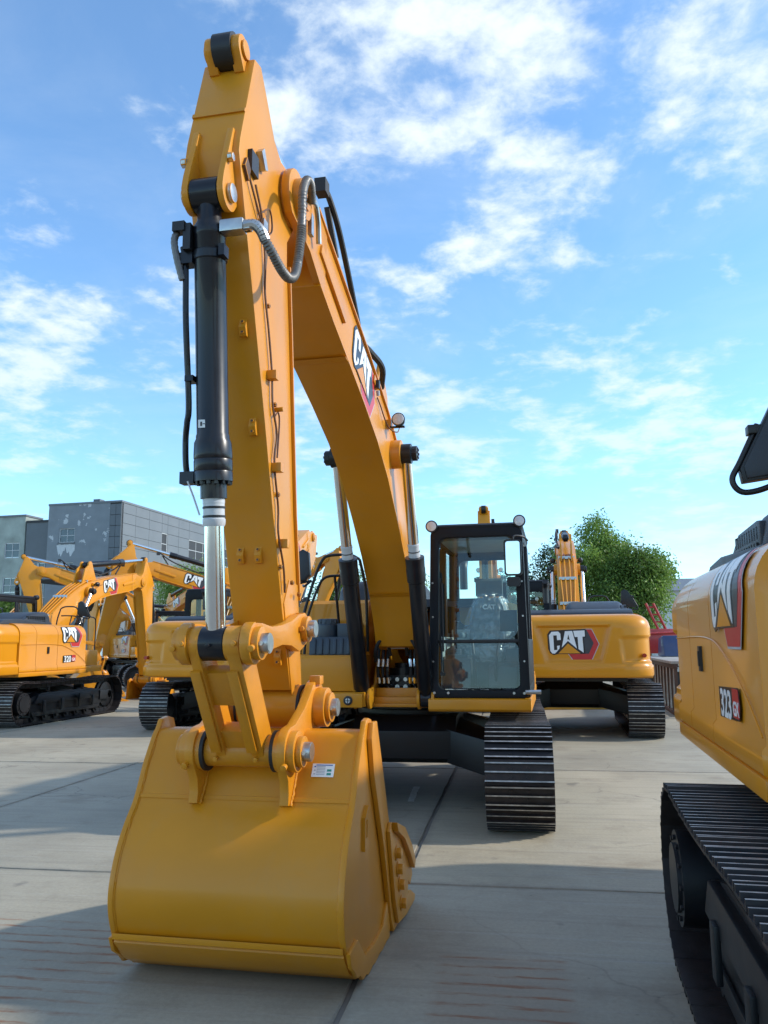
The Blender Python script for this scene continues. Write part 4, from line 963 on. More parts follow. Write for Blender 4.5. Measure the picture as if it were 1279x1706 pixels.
def b_bighose(mb):
    pts = [P(6.03, 3.78, 0.22), P(6.03, 3.775, 0.255), P(6.02, 3.74, 0.285), P(6.0, 3.70, 0.30), P(5.95, 3.655, 0.32), P(5.86, 3.61, 0.335), P(5.75, 3.61, 0.34), P(5.65, 3.67, 0.34), P(5.58, 3.78, 0.335), P(5.53, 3.95, 0.335), P(5.51, 4.10, 0.335), P(5.50, 4.24, 0.335), P(5.43, 4.36, 0.335), P(5.33, 4.39, 0.33), P(5.2, 4.36, 0.30)]
    fine = spline(pts, 40); out = [fine[0]]; acc = 0.0
    for a, b in zip(fine, fine[1:]):
        acc += (b-a).length
        if acc > 0.0075: out.append(b); acc = 0.0
    mb.tube(out, 0.0215, 12, 0, 0.24)
def b_hosefitting(mb):
    mb.tube(spline([P(6.03, 3.775, 0.20), P(6.03, 3.775, 0.25), P(6.02, 3.745, 0.282), P(6.0, 3.70, 0.30)], 6), 0.0275, 10)
    mb.tube(spline([P(5.32, 4.385, 0.33), P(5.2, 4.38, 0.30), P(5.05, 4.42, 0.28), P(4.95, 4.36, 0.265), P(4.90, 4.24, 0.255)], 6), 0.018, 8)
    mb.box(0.235, 0.262, -5.08, -5.03, 4.22, 4.36)
def b_label_plate(mb):
    # printed paper label: white sheet with fine lines
    mb.box(-0.06, 0.06, -0.036, 0.036, 0, 0.0012, 0)
    for k in range(6):
        y = 0.020-0.0085*k; mb.box(-0.035, 0.012, y-0.0022, y+0.0022, 0.0012, 0.0018, 1)
    for k in range(3): mb.box(-0.05, -0.04, 0.02-0.02*k-0.003, 0.02-0.02*k+0.003, 0.0012, 0.0018, 2 if k == 0 else 1)
    for y in (0.0, -0.02): mb.box(0.022, 0.046, y-0.006, y+0.006, 0.0012, 0.0018, 3)
    mb.box(-0.04, 0.05, 0.026, 0.031, 0.0012, 0.0018, 2)
def b_smalllabel(mb):
    mb.box(-0.028, 0.028, -0.02, 0.02, 0, 0.001, 0); mb.box(-0.018, -0.008, -0.012, 0.010, 0.001, 0.0016, 1); mb.box(-0.006, 0.016, -0.003, 0.001, 0.001, 0.0016, 1)

def b_bucketlink(mb):
    # cast H link from the rod pin down to the bucket
    for s in (-1, 1):
        mb.cylx(BCR[0], BCR[1], s*0.07, 0.152 if s > 0 else -0.106, 0.087, 26)
        x0, x1 = (0.084, 0.15) if s > 0 else (-0.06, -0.112)
        out = hull_bar(BLP, 0.076, BCR, 0.086, 8)
        mb.prism(out, x0, x1)
        n_ = [(0.40*BCR[0]+0.60*BLP[0], 0.40*BCR[1]+0.60*BLP[1])]
    mb.cylx(BLP[0], BLP[1], -0.185, 0.185, 0.082, 28)
    a = Vector(BLP); b = Vector(BCR); d = (b-a).normalized(); nn = Vector((d.y, -d.x))
    def q(t, o): p = a+(b-a)*t+nn*o; return (p.x, p.y)
    mb.prism([q(0.05, 0.05), q(0.26, 0.06), q(0.26, -0.02), q(0.05, -0.04)], -0.10, 0.10)      # lower web
    mb.prism([q(0.50, 0.055), q(0.80, 0.06), q(0.80, -0.01), q(0.50, 0.0)], -0.10, 0.10)       # upper web
    for s in (-1, 1): mb.prism([q(0.1, 0.08), q(0.85, 0.085), q(0.85, 0.10), q(0.1, 0.098)], s*0.07, s*0.125)
    for s in (-1, 1): mb.cyl((s*0.135, -BCR[0]-0.095, BCR[1]), (s*0.135, -BCR[0]-0.115, BCR[1]), 0.014, n=12); mb.cyl((s*0.11, -BLP[0]-0.085, BLP[1]-0.03), (s*0.11, -BLP[0]-0.105, BLP[1]-0.035), 0.013, n=12)
def b_idlerlink(mb):
    # dog bone link between stick and rod pin
    a, b = Vector(IDL), Vector(BCR); d = (b-a).normalized(); n = Vector((-d.y, d.x)); L_ = (b-a).length
    pts = []
    for t, w in ((0.0, 0.09), (0.12, 0.088), (0.3, 0.062), (0.5, 0.055), (0.7, 0.06), (0.88, 0.09), (1.0, 0.10)): p = a+d*L_*t+n*w; pts.append((p.x, p.y))
    pts += circle(b.x, b.y, 0.105, math.degrees(math.atan2(n.y, n.x)), math.degrees(math.atan2(n.y, n.x))-180, 10)
    for t, w in ((1.0, 0.10), (0.88, 0.085), (0.7, 0.055), (0.5, 0.05), (0.3, 0.07), (0.12, 0.12), (0.0, 0.10)): p = a+d*L_*t-n*w; pts.append((p.x, p.y))
    pts += circle(a.x, a.y, 0.095, math.degrees(math.atan2(-n.y, -n.x)), math.degrees(math.atan2(-n.y, -n.x))-180, 10)
    mb.prism(pts, 0.162, 0.212)
    for c, r in ((IDL, 0.074), (BCR, 0.082)): mb.cylx(c[0], c[1], 0.156, 0.245, r, 26)
    mb.cyl((0.225, -IDL[0]-0.08, IDL[1]), (0.225, -IDL[0]-0.105, IDL[1]), 0.016, n=12); mb.cyl((0.225, -BCR[0]-0.09, BCR[1]-0.02), (0.225, -BCR[0]-0.115, BCR[1]-0.025), 0.016, n=12)
def b_pins(mb):
    for c, e, l in ((IDL, 0.285, 0.20), (BCR, 0.285, 0.20), (S1, 0.40, 0.30), (BLP, 0.385, 0.28)):
        mb.cylx(c[0], c[1], -l, e, 0.045, 22); mb.cylx(c[0], c[1], e-0.045, e-0.003, 0.05, 22); mb.cyl((e-0.03, -c[0]-0.045, c[1]), (e-0.03, -c[0]-0.06, c[1]), 0.012, n=8)

BK = [(5.10, 1.225), (5.20, 1.215), (5.27, 1.13), (5.335, 1.03), (5.385, 0.93), (5.43, 0.855), (5.50, 0.775), (5.56, 0.69), (5.605, 0.60), (5.635, 0.50), (5.64, 0.41), (5.618, 0.32), (5.565, 0.215), (5.475, 0.125), (5.36, 0.06), (5.22, 0.028), (4.95, 0.02), (4.55, 0.03), (4.25, 0.045)]
BW = 0.595
BKF = [(p.x, p.y) for p in spline([(a, b, 0) for a, b in BK], 4)]
def off_line(line, t):
    out = []
    for k, p in enumerate(line):
        a, b = line[max(0, k-1)], line[min(len(line)-1, k+1)]; d = Vector((b[0]-a[0], b[1]-a[1])).normalized(); out.append((p[0]-d.y*t, p[1]+d.x*t))
    return out
def b_bucketshell(mb):
    inn = off_line(BKF, -0.025); n = len(BKF)
    prof = BKF + inn[::-1]; m = len(prof)
    v = [(x, -p[0], p[1]) for x in (-BW, BW) for p in prof]
    mb.add(v, [(i, (i+1) % m, m+(i+1) % m, m+i) for i in range(m)])
    # lap seam between top section and wrapper
    mb.prism([(5.393, 0.905), (5.4035, 0.905), (5.415, 0.886), (5.40, 0.884)], -BW, BW)
def side_outline():
    rim = [(r[0], max(0.004, r[1])) for r in off_line(BKF, 0.011)[4:] if not (r[0] < 4.95 and r[1] < 0.5)]
    return [(5.03, 1.27), (5.10, 1.285), (5.17, 1.275)] + rim + [(4.72, 0.008), (4.50, 0.012), (4.44, 0.03), (4.47, 0.12), (4.62, 0.46), (4.82, 0.86)]
def b_bucketside(mb):
    mb.prism(side_outline(), 0.585, 0.615)
    # scalloped heel shroud
    hs = [(5.44, 0.25), (5.60, 0.235), (5.565, 0.16), (5.50, 0.12), (5.455, 0.075), (5.38, 0.06), (5.335, 0.024), (5.25, 0.018), (5.20, -0.001), (5.10, 0.008), (5.04, -0.001), (4.92, 0.008), (4.86, -0.001), (4.74, 0.008), (4.66, 0.0), (4.60, 0.20), (4.72, 0.21), (4.82, 0.12), (5.05, 0.10), (5.28, 0.12)]
    mb.prism(hs, 0.61, 0.632)
def b_bucketedge(mb):
    # side bar along the open edge, thick at the lip
    mb.prism([(5.02, 1.262), (5.12, 1.262), (5.16, 1.18), (5.10, 0.98), (4.86, 0.55), (4.66, 0.10), (4.60, 0.015), (4.43, 0.02), (4.46, 0.13), (4.61, 0.46), (4.81, 0.87)], 0.616, 0.645)
def b_sidecutter(mb):
    mb.prism([(4.80, 0.62), (4.74, 0.66), (4.48, 0.58), (4.24, 0.42), (4.12, 0.30), (4.08, 0.20), (4.16, 0.16), (4.22, 0.20), (4.26, 0.13), (4.14, 0.12), (3.98, 0.05), (4.0, 0.02), (4.30, 0.02), (4.56, 0.05), (4.66, 0.22)], 0.646, 0.668)
    mb.prism([(4.74, 0.66), (4.48, 0.58), (4.24, 0.42), (4.12, 0.30), (4.16, 0.26), (4.30, 0.38), (4.50, 0.52), (4.70, 0.60)], 0.668, 0.70)
    for f, z in ((4.62, 0.46), (4.58, 0.36), (4.53, 0.26), (4.48, 0.14)): mb.hexbolt((0.668, -f, z), (1, 0, 0), 0.034, 0.035); mb.cylx(f, z, 0.668, 0.675, 0.045, 16)
def b_weldbead(mb):
    # rough weld fillets where the ears and side plates meet the wrapper
    rng = random.Random(8)
    def bead(pts, r):
        fine = spline(pts, 10); mb.tube([p+Vector((rng.uniform(-1, 1), rng.uniform(-1, 1), rng.uniform(-1, 1)))*r*0.22 for p in fine], lambda t: r*(0.85+0.3*rng.random()), 7)
    for s in (-1, 1):
        bead([(s*0.585, -f, z) for f, z in BKF[4:56:4]], 0.007)
        for x in (0.222, 0.278): bead([(s*x, -f-0.003, z) for f, z in ((5.285, 1.12), (5.34, 1.03), (5.39, 0.94), (5.44, 0.87))], 0.008)
def b_sideplug(mb):
    mb.box(0.615, 0.628, -5.26, -5.19, 0.66, 0.79); mb.prism([(5.27, 0.79), (5.20, 0.84), (5.18, 0.83), (5.25, 0.78)], 0.615, 0.634); mb.box(0.615, 0.632, -5.275, -5.26, 0.62, 0.79)
    for k in range(3): mb.box(0.628, 0.631, -5.25+0.02*k, -5.243+0.02*k, 0.68, 0.77)
def b_heelband(mb):
    mb.prism([(5.582, 0.225), (5.592, 0.232), (5.60, 0.215), (5.495, 0.105), (5.365, 0.036), (5.24, 0.008), (5.24, 0.024), (5.38, 0.065), (5.485, 0.13)], -0.60, 0.60)
    mb.prism([(5.596, 0.255), (5.62, 0.265), (5.618, 0.235), (5.588, 0.222)], -0.60, 0.60)
    mb.prism([(5.32, 0.036), (5.335, 0.028), (5.16, -0.002), (4.9, -0.002), (4.9, 0.018), (5.16, 0.022)], -0.52, 0.56)
def b_lip(mb): mb.prism([(4.50, 0.018), (4.50, 0.075), (4.16, 0.075), (4.10, 0.045), (4.16, 0.02)], -0.61, 0.61)
def b_tooth(mb):
    sec = [(0.30, 0.05, 0.055, 0.0), (0.18, 0.055, 0.075, 0.0), (0.10, 0.055, 0.075, 0.0), (0.0, 0.045, 0.055, -0.005), (-0.14, 0.035, 0.022, -0.02), (-0.20, 0.03, 0.008, -0.03)]
    v = []
    for f, hw, hh, c in sec: v += [(-hw, -f, c-hh), (hw, -f, c-hh), (hw, -f, c+hh), (-hw, -f, c+hh)]
    F = [(0, 1, 2, 3), (20, 23, 22, 21)]
    for k in range(5):
        for i in range(4): F.append((k*4+i, k*4+(i+1) % 4, k*4+4+(i+1) % 4, k*4+4+i))
    mb.add(v, F)
def b_ear(mb):
    # hinge cheek: two bosses and a tail welded down the back
    pts = circle(S1[0], S1[1], 0.155, 200, 40, 12) + [(5.20, 1.34), (5.36, 1.27)] + circle(BLP[0], BLP[1], 0.125, 80, -40, 8) + [(5.475, 1.00), (5.465, 0.93), (5.475, 0.875), (5.43, 0.87), (5.33, 1.0), (5.20, 1.19), (4.95, 1.17)]
    mb.prism(pts, 0.225, 0.275)
    mb.cylx(S1[0], S1[1], 0.195, 0.34, 0.112, 28); mb.cylx(BLP[0], BLP[1], 0.20, 0.315, 0.106, 28); mb.cylx(S1[0], S1[1], 0.34, 0.365, 0.085, 26); mb.cylx(BLP[0], BLP[1], 0.315, 0.345, 0.08, 26)
    mb.box(0.235, 0.30, -S1[0]-0.04, -S1[0]+0.04, S1[1]+0.13, S1[1]+0.18); mb.cyl((0.27, -BLP[0]-0.10, BLP[1]-0.06), (0.27, -BLP[0]-0.13, BLP[1]-0.07), 0.018, n=10)
def b_seals(mb):
    for s in (-1, 1): mb.cylx(BLP[0], BLP[1], s*0.183, s*0.202, 0.106, 28); mb.cylx(S1[0], S1[1], s*0.18, s*0.196, 0.128, 28)

def b_cylbarrel(L_, r):
    def fn(mb):   # base pin at origin, along +z
        mb.cyl((-0.05, 0, 0), (0.05, 0, 0), r*1.05, n=22)
        mb.lathe((0, 0, 0), (0, 0, 1), [(0.03, r*0.8), (0.10, r*0.85), (0.12, r), (L_-0.26, r), (L_-0.25, r*1.13), (L_-0.12, r*1.16), (L_-0.11, r*1.12), (L_-0.005, r*1.16), (L_, r*0.7)], 28)
    return fn
def b_cylrod(L_, r, pin):
    def fn(mb):
        mb.cyl((-0.055, 0, 0), (0.055, 0, 0), pin, n=22, mi=1); mb.lathe((0, 0, 0), (0, 0, 1), [(0.05, r), (L_, r)], 26, 0)
    return fn
def b_cylwrap(r):
    def fn(mb): mb.lathe((0, 0, 0), (0, 0, 1), [(0, r), (0.001, r*1.09), (0.03, r*1.09), (0.031, r*1.05), (0.11, r*1.05), (0.111, r*1.12), (0.13, r*1.1), (0.135, r)], 26, 0); mb.lathe((0, 0, 0.05), (0, 0, 1), [(0, r*1.06), (0.001, r*1.09), (0.009, r*1.09), (0.01, r*1.06)], 26, 1)
    return fn
def b_cylcap(mb):
    mb.lathe((0, 0, 0), (1, 0, 0), [(0, 0.072), (0.045, 0.072), (0.05, 0.06)], 10)
    for k in range(6): a = PI/3*k; mb.box(0.045, 0.058, 0.043*math.cos(a)-0.010, 0.043*math.cos(a)+0.010, 0.043*math.sin(a)-0.010, 0.043*math.sin(a)+0.010)

# --- CAT emblem, drawn in picture units and scaled to one unit wide
def b_emblem(mb):
    k = 1/335.0; cx, cy = 377, 995
    def pl(pts, z0, z1, mi):
        q = [((x-cx)*k, (cy-y)*k) for x, y in pts]; n = len(q)
        mb.add([(x, y, z0) for x, y in q]+[(x, y, z1) for x, y in q], [list(range(n)), list(range(2*n-1, n-1, -1))]+[(i, (i+1) % n, n+(i+1) % n, n+i) for i in range(n)], mi)
    pl([(440, 889), (506, 889), (552, 993), (500, 1101), (369, 1101), (337, 1053), (440, 1050)], 0, 0.004, 4)
    pl([(440, 893), (503, 893), (547, 993), (497, 1096), (372, 1096), (343, 1054), (440, 1050)], 0.001, 0.007, 1)
    pl([(430, 895), (470, 895), (514, 985), (480, 1057), (425, 1057)], 0.002, 0.010, 3)
    pl([(206, 925), (224, 898), (464, 890), (466, 947), (450, 949), (456, 1058), (272, 1058), (246, 1065), (221, 1052), (209, 1024)], 0.003, 0.013, 2)
    pl([(217, 930), (235, 907), (280, 905), (294, 920), (296, 962), (271, 964), (269, 931), (246, 932), (248, 1032), (270, 1030), (269, 1003), (288, 1000), (284, 1022), (262, 1046), (252, 1055), (235, 1054), (222, 1036)], 0.004, 0.018, 0)
    pl([(300, 1014), (326, 904), (374, 902), (402, 1022), (343, 970)], 0.004, 0.018, 0)
    pl([(338, 962), (348, 926), (356, 968), (344, 957)], 0.005, 0.0195, 2)
    pl([(381, 902), (457, 899), (458, 941), (441, 942), (445, 1050), (412, 1026), (409, 943), (390, 944)], 0.004, 0.018, 0)
    pl([(276, 1054), (343, 987), (424, 1054)], 0.004, 0.018, 5)
EMB_MATS = ['white_print', 'red_print', 'black_print', 'grey_print', 'pale_grey_print', 'yellow_paint']
def emblem(parent, origin, right, up, width, squash=1.0):
    M = frame_matrix(origin, right, up) @ Matrix.Diagonal((width, width*squash, width*0.6, 1))
    return part(parent, 'emblem', 'emblem', b_emblem, EMB_MATS, M, smooth=0)
def wrapped_emblem(parent, f0, z0, width, x_face=-1.351, z_arc=1.91, r=0.26):
    """emblem laid over the rounded shoulder of the right side cover"""
    if 'emblem_wrap' not in CACHE:
        mb = MB(); b_emblem(mb); me = mb.mesh('emblem_wrap', EMB_MATS, smooth=0); bm = bmesh.new(); bm.from_mesh(me); bmesh.ops.triangulate(bm, faces=bm.faces)
        for k in range(-9, 10):
            bmesh.ops.bisect_plane(bm, geom=bm.verts[:]+bm.edges[:]+bm.faces[:], plane_co=(0, k*0.035, 0), plane_no=(0, 1, 0))
        for v in bm.verts:
            t = z0+v.co.y*width-z_arc; out = v.co.z*width*0.5; y = -(f0+v.co.x*width)
            if t <= 0: v.co = (x_face-out, y, z_arc+t)
            else: a = t/r; v.co = (x_face+r-(r+out)*math.cos(a), y, z_arc+(r+out)*math.sin(a))
        bm.to_mesh(me); bm.free(); CACHE['emblem_wrap'] = [me]
    return link(bpy.data.objects.new('emblem', CACHE['emblem_wrap'][0]), parent)
def model_badge(parent, origin, right, up, digits, scale=1.0):
    M = frame_matrix(origin, right, up) @ Matrix.Scale(scale, 4)
    def pl(mb): mb.prism([(-0.30, -0.095), (0.31, -0.115), (0.335, 0.0), (0.30, 0.075), (-0.30, 0.095)], 0, 0.003, 0, ax='y'); mb.prism([(0.13, -0.105), (0.30, -0.105), (0.325, 0.0), (0.295, 0.065), (0.13, 0.065)], 0.001, 0.0045, 1, ax='y')
    b = part(parent, 'model_badge', 'model_badge', pl, ['black_print', 'red_print'], M @ Matrix.Rotation(R(90), 4, 'X'), smooth=0)
    t = bpy.data.objects.new('lettering', text_mesh('digits'+digits, digits, 0.235, 0.0008, ['white_print'], 0.006)); link(t, b, Matrix.Rotation(R(-90), 4, 'X') @ Matrix.Translation((-0.085, -0.01, 0.0042)))
    t = bpy.data.objects.new('lettering', text_mesh('lettersGX', 'GX', 0.115, 0.0008, ['white_print'], 0.003)); link(t, b, Matrix.Rotation(R(-90), 4, 'X') @ Matrix.Translation((0.225, -0.015, 0.0058)))
    return b

Y = 'yellow_paint'
def planar(piv, new, ang):
    """turn about a pin in the arm plane (positive raises the forward end) and carry the pin to a new place"""
    return Matrix.Translation((0, -new[0], new[1])) @ Matrix.Rotation(-ang, 4, 'X') @ Matrix.Translation((0, piv[0], -piv[1]))
def moved(M, p):
    q = M @ Vector((0, -p[0], p[1])); return (-q.y, q.z)
def align_z(p0, p1, x=0.0):
    d = Vector((0, -(p1[0]-p0[0]), p1[1]-p0[1])); d.normalize(); yv = d.cross(Vector((1, 0, 0)))
    return Matrix(((1, 0, 0, x), (0, yv.y, d.y, -p0[0]), (0, yv.z, d.z, p0[1]), (0, 0, 0, 1)))

def excavator(label, loc, rotz, swing=0.0, boom=0.0, stick=0.0, lower=(0, 0), tracks='shoes', digits='320', curl=0.0, near=False, has=('lower', 'upper', 'arm')):
    DETAIL[0] = near
    root = thing('excavator', label, 'excavator', (loc[0], loc[1], 0), rotz, 'yellow excavators parked in the yard')
    LM = Matrix.Translation((lower[0], lower[1], 0)); U = Matrix.Rotation(swing, 4, 'Z')
    if 'lower' in has:
        part(root, 'car_body', 'car_body', b_carbody, ['frame_black'], LM, bevel=0.012)
        part(root, 'swing_bearing', 'swing_bearing', b_bearing, ['frame_black'])
        for s in (-1, 1):
            TM = LM @ Matrix.Translation((s*1.19, 0, 0)) @ (Matrix.Rotation(0, 4, 'Z') if s > 0 else Matrix.Scale(-1, 4, (1, 0, 0)))
            fr = part(root, 'track', 'track_frame', b_trackframe, ['frame_black'], TM, bevel=0.01)
            part(fr, 'idler', 'idler', b_idler, ['frame_black'], bevel=0.006); part(fr, 'sprocket', 'sprocket', b_sprocket, ['frame_black'])
            part(fr, 'chain', 'chain', b_links, ['track_steel'], smooth=0)
            if near or tracks == 'shoes':
                part(fr, 'foot_step', 'foot_step', b_step, ['black_paint'], bevel=0.006)
                for f in (-1.25, -0.83, -0.41, 0.0, 0.42, 0.84, 1.26): part(fr, 'roller', 'roller', b_roller, ['frame_black'], Matrix.Translation((0, -f, 0.165)))
                for f in (-0.7, 0.7): part(fr, 'roller', 'roller', b_roller, ['frame_black'], Matrix.Translation((0, -f, 0.735)) @ Matrix.Scale(0.72, 4))
            if tracks == 'plain':
                def shoes(mb):
                    b = MB(); b_shoe(b)
                    for f, z, a in track_points(52):
                        c, s_ = math.cos(R(a)), math.sin(R(a)); M = Matrix(((-1, 0, 0, 0), (0, s_, -c, -f), (0, c, s_, z), (0, 0, 0, 1))); mb.add([M @ Vector(p) for p in b.v], b.f); mb.m[-len(b.m):] = b.m
                part(fr, 'shoes', 'shoes', shoes, ['track_steel', 'worn_steel'], smooth=0)['kind'] = 'stuff'
                continue
            jit = random.Random(int(s*7+loc[0]*13))
            for f, z, a in track_points(52):
                a += jit.uniform(-1.2, 1.2); c, s_ = math.cos(R(a)), math.sin(R(a)); f += jit.uniform(-0.002, 0.002)
                M = Matrix(((-1, 0, 0, 0), (0, s_, -c, -f), (0, c, s_, z), (0, 0, 0, 1)))
                part(fr, 'shoe', 'shoe', b_shoe, ['track_steel', 'worn_steel'], M, smooth=0)
    if 'upper' in has:
        part(root, 'deck', 'deck', b_deck, [Y], U, bevel=0.008)
        part(root, 'deck_skirt', 'deck_skirt', b_skirt, [Y], U, bevel=0.02)
        cw = part(root, 'counterweight', 'counterweight', b_counterweight, ['yellow_gloss'], U, smooth=50)
        emblem(cw, (0, 2.706, 1.63), (-1, 0, 0), (0, 0, 1), 0.84); part(cw, 'reflector', 'reflector', b_reflectors, ['reflector_red'])
        part(root, 'tail_frame', 'tail_frame', b_cwunder, ['frame_black'], U)
        sr = part(root, 'side_cover', 'side_cover_right', b_sideright, ['yellow_gloss'], U, smooth=40); part(sr, 'feature_line', 'feature_line', b_sideseam, ['yellow_gloss']); part(sr, 'door_pull', 'door_pull', b_doorpull, ['black_paint'])
        wrapped_emblem(sr, 0.07, 1.905, 0.80); model_badge(sr, (-1.351, 0.03, 1.375), (0, -1, 0), (0, 0, 1), digits, 0.82)
        part(root, 'side_cover', 'side_cover_left', b_sideleft, ['yellow_gloss'], U, smooth=40)
        hd = part(root, 'engine_hood', 'engine_hood', b_hood, ['black_plastic'], U, smooth=50); part(root, 'hood_base', 'hood_base', b_hoodlow, ['black_plastic'], U, bevel=0.02)
        part(hd, 'grille_frame', 'grille_frame', b_grilleframe, ['black_plastic'], bevel=0.012); part(hd, 'grille', 'grille', b_grille, ['frame_black'], smooth=0)
        part(hd, 'exhaust_pipe', 'exhaust_pipe', b_exhaust, ['black_paint'])
        part(root, 'swivel_joint', 'swivel_joint', b_swivel, ['black_gloss', 'zinc'], U)
        part(root, 'hydraulic_hoses', 'foot_hoses', b_foothoses, ['rubber', 'chrome'], U)
        # cab
        cb = part(root, 'cab', 'cab_frame', b_cabframe, ['cab_frame_black'], U, bevel=0.012)
        part(cb, 'roof', 'cab_roof', b_cabroof, ['cab_frame_black'], smooth=50); part(cb, 'cab_base', 'cab_base', b_cabbase, [Y], bevel=0.012)
        part(cb, 'windshield', 'windshield', b_windshield, ['cab_glass'], smooth=0); part(cb, 'lower_windshield', 'lower_windshield', b_lowerglass, ['cab_glass'], smooth=0)
        part(cb, 'screen_bar', 'screen_bar', b_screenbar, ['black_paint'], bevel=0.006); part(cb, 'side_window', 'side_window', b_sideglass, ['cab_glass'], smooth=0); part(cb, 'rear_window', 'rear_window', b_rearglass, ['cab_glass'], smooth=0)
        part(cb, 'cab_lining', 'cab_lining', b_cabinside, ['cab_trim'], bevel=0.02)
        part(cb, 'cab_floor', 'cab_floor', b_cabfloor, ['black_plastic'], bevel=0.02)
        part(cb, 'seat', 'seat', b_seat, ['seat_fabric'], bevel=0.035, seg=3)
        if near:
            part(cb, 'seat_wrapping', 'seat_wrapping', b_seatfilm, ['plastic_film', 'white_print'], recalc=False)
            t = bpy.data.objects.new('lettering', text_mesh('seatletters', 'CAT', 0.075, 0.002, ['white_print'], 0.003)); link(t, cb, frame_matrix(((CX0+CX1)/2+0.03, -0.098, 2.09), (1, 0, 0), (0, 0.17, 1)))
            part(cb, 'control_levers', 'control_levers', b_levers, ['black_paint'], bevel=0.004); part(cb, 'wiper', 'wiper', b_wiper, ['rubber'])
        part(cb, 'bolt', 'cab_bolts', b_cabbolts, ['zinc'], smooth=0)
        for x in (CX0+0.045, CX1-0.055): part(cb, 'roof_lamp', 'roof_lamp', b_cablamp, ['black_paint', 'lamp_lens'], Matrix.Translation((x, -CF+0.15, CZ1+(0.0 if x < 1 else 0.025))))
        part(cb, 'mirror', 'cab_mirror', b_cabmirror, ['black_paint', 'mirror_face'])
        # right front
        part(root, 'tool_box', 'tool_box', b_toolbox, [Y], U, bevel=0.014); sb = part(root, 'step_box', 'step_box', b_stepbox, [Y], U, bevel=0.01)
        part(sb, 'box_lamp', 'box_lamp', b_boxlamp, ['black_paint', 'lamp_lens']); bb = part(root, 'storage_case', 'storage_case', b_blackbox, ['slate_plastic'], U, bevel=0.008); part(bb, 'canister', 'canister', b_blackcanister, ['slate_plastic'], bevel=0.003)
        part(root, 'handrail', 'handrail', b_rails, ['black_paint'], U @ Matrix.Translation((0, -0.26, 0))); part(root, 'side_mirror', 'side_mirror', b_sidemirror, ['black_paint', 'black_plastic'], U @ Matrix.Translation((0.0, 0.26, 0.0)), bevel=0.004)
        part(root, 'warning_plate', 'hex_plate', b_hexplate, ['black_print', Y], U, smooth=0)
    if 'arm' in has:
        BM = planar(B0, B0, boom); bp = U @ BM
        bo = part(root, 'boom', 'boom', b_boom, [Y], bp, bevel=0.008, bevel_angle=60)
        part(bo, 'flange_plate', 'boom_flange', b_boomplates, [Y], bevel=0.004, bevel_angle=60); part(bo, 'tip_fork', 'boom_tip', b_boomtip, [Y], bevel=0.008)
        part(bo, 'cylinder_bracket', 'boom_bracket', b_boomsecond, [Y], bevel=0.008); part(bo, 'weld_seam', 'boom_weld', b_boomweld, [Y])
        d = Vector((0, 0.945, -0.326))
        for s in (-1, 1): emblem(bo, (s*0.206, -3.42, 3.85), d if s > 0 else -d, (0, 0.326, 0.945), 0.80, 0.92)
        part(bo, 'work_lamp', 'boom_lamp', b_boomlamp, ['black_paint', 'lamp_lens', Y, 'cable'])
        part(bo, 'hydraulic_line', 'boom_lines', b_boomlines, [Y, 'zinc'])
        part(bo, 'hose', 'boom_hose', b_boomhose, ['rubber'])
        if near: part(bo, 'bracket', 'boom_gear', b_boomgear, [Y, 'black_paint', 'pale_grey_print'])
        rodp = moved(BM, CYLR)
        for s in (-1, 1):
            b = part(root, 'boom_cylinder', 'boom_barrel', b_cylbarrel(1.52, 0.082), ['black_gloss'], U @ align_z(CYLB, rodp, s*0.335))
            link_ = align_z(rodp, CYLB, s*0.335); inv = align_z(CYLB, rodp, s*0.335).inverted()
            part(b, 'rod', 'boom_rod', b_cylrod(1.9, 0.053, 0.095), ['chrome', 'black_paint'], inv @ link_)
            part(b, 'rod_wrap', 'boom_rod_wrap', b_cylwrap(0.053), ['shrink_wrap', 'black_paint'], Matrix.Translation((0, 0, 1.52)))
            part(b, 'pin_cap', 'pin_cap', b_cylcap, ['black_paint'], inv @ Matrix.Translation((s*0.40, -rodp[0], rodp[1])) @ (Matrix.Identity(4) if s > 0 else Matrix.Rotation(PI, 4, 'Z')))
        SM = planar(B1, moved(BM, B1), stick); sp = U @ SM
        st = part(root, 'stick', 'stick', b_stick, [Y], sp, bevel=0.010, bevel_angle=50)
        part(st, 'flange_plate', 'stick_flange', b_stickflange, [Y]); part(st, 'lug', 'stick_ears', b_stickears, [Y, 'zinc'], bevel=0.008)
        part(st, 'bushing', 'rear_bushing', b_rodeye, ['black_gloss'], bevel=0.008)
        if near:
            part(st, 'clamp_block', 'stick_gear', b_stickgear, [Y, 'rust_steel'], bevel=0.003); part(st, 'cable', 'stick_cable', b_stickcable, ['cable']); part(st, 'sensor', 'stick_sensor', b_sticksensor, ['black_paint', 'zinc'])
        c0, c1 = moved(BM, SCB), moved(SM, (REAR[0]-0.06, REAR[1]))
        b = part(root, 'stick_cylinder', 'stick_barrel', b_cylbarrel(1.95, 0.085), ['black_gloss'], U @ align_z(c0, c1)); part(b, 'rod', 'stick_rod', b_cylrod(2.4, 0.053, 0.10), ['chrome', 'black_paint'], align_z(c0, c1).inverted() @ align_z(c1, c0))
        # bucket turn and the four bar linkage that follows it
        bkM = planar(S1, S1, curl); blp = moved(bkM, BLP); bcr = BCR
        lkM = idM = cyM = Matrix.Identity(4)
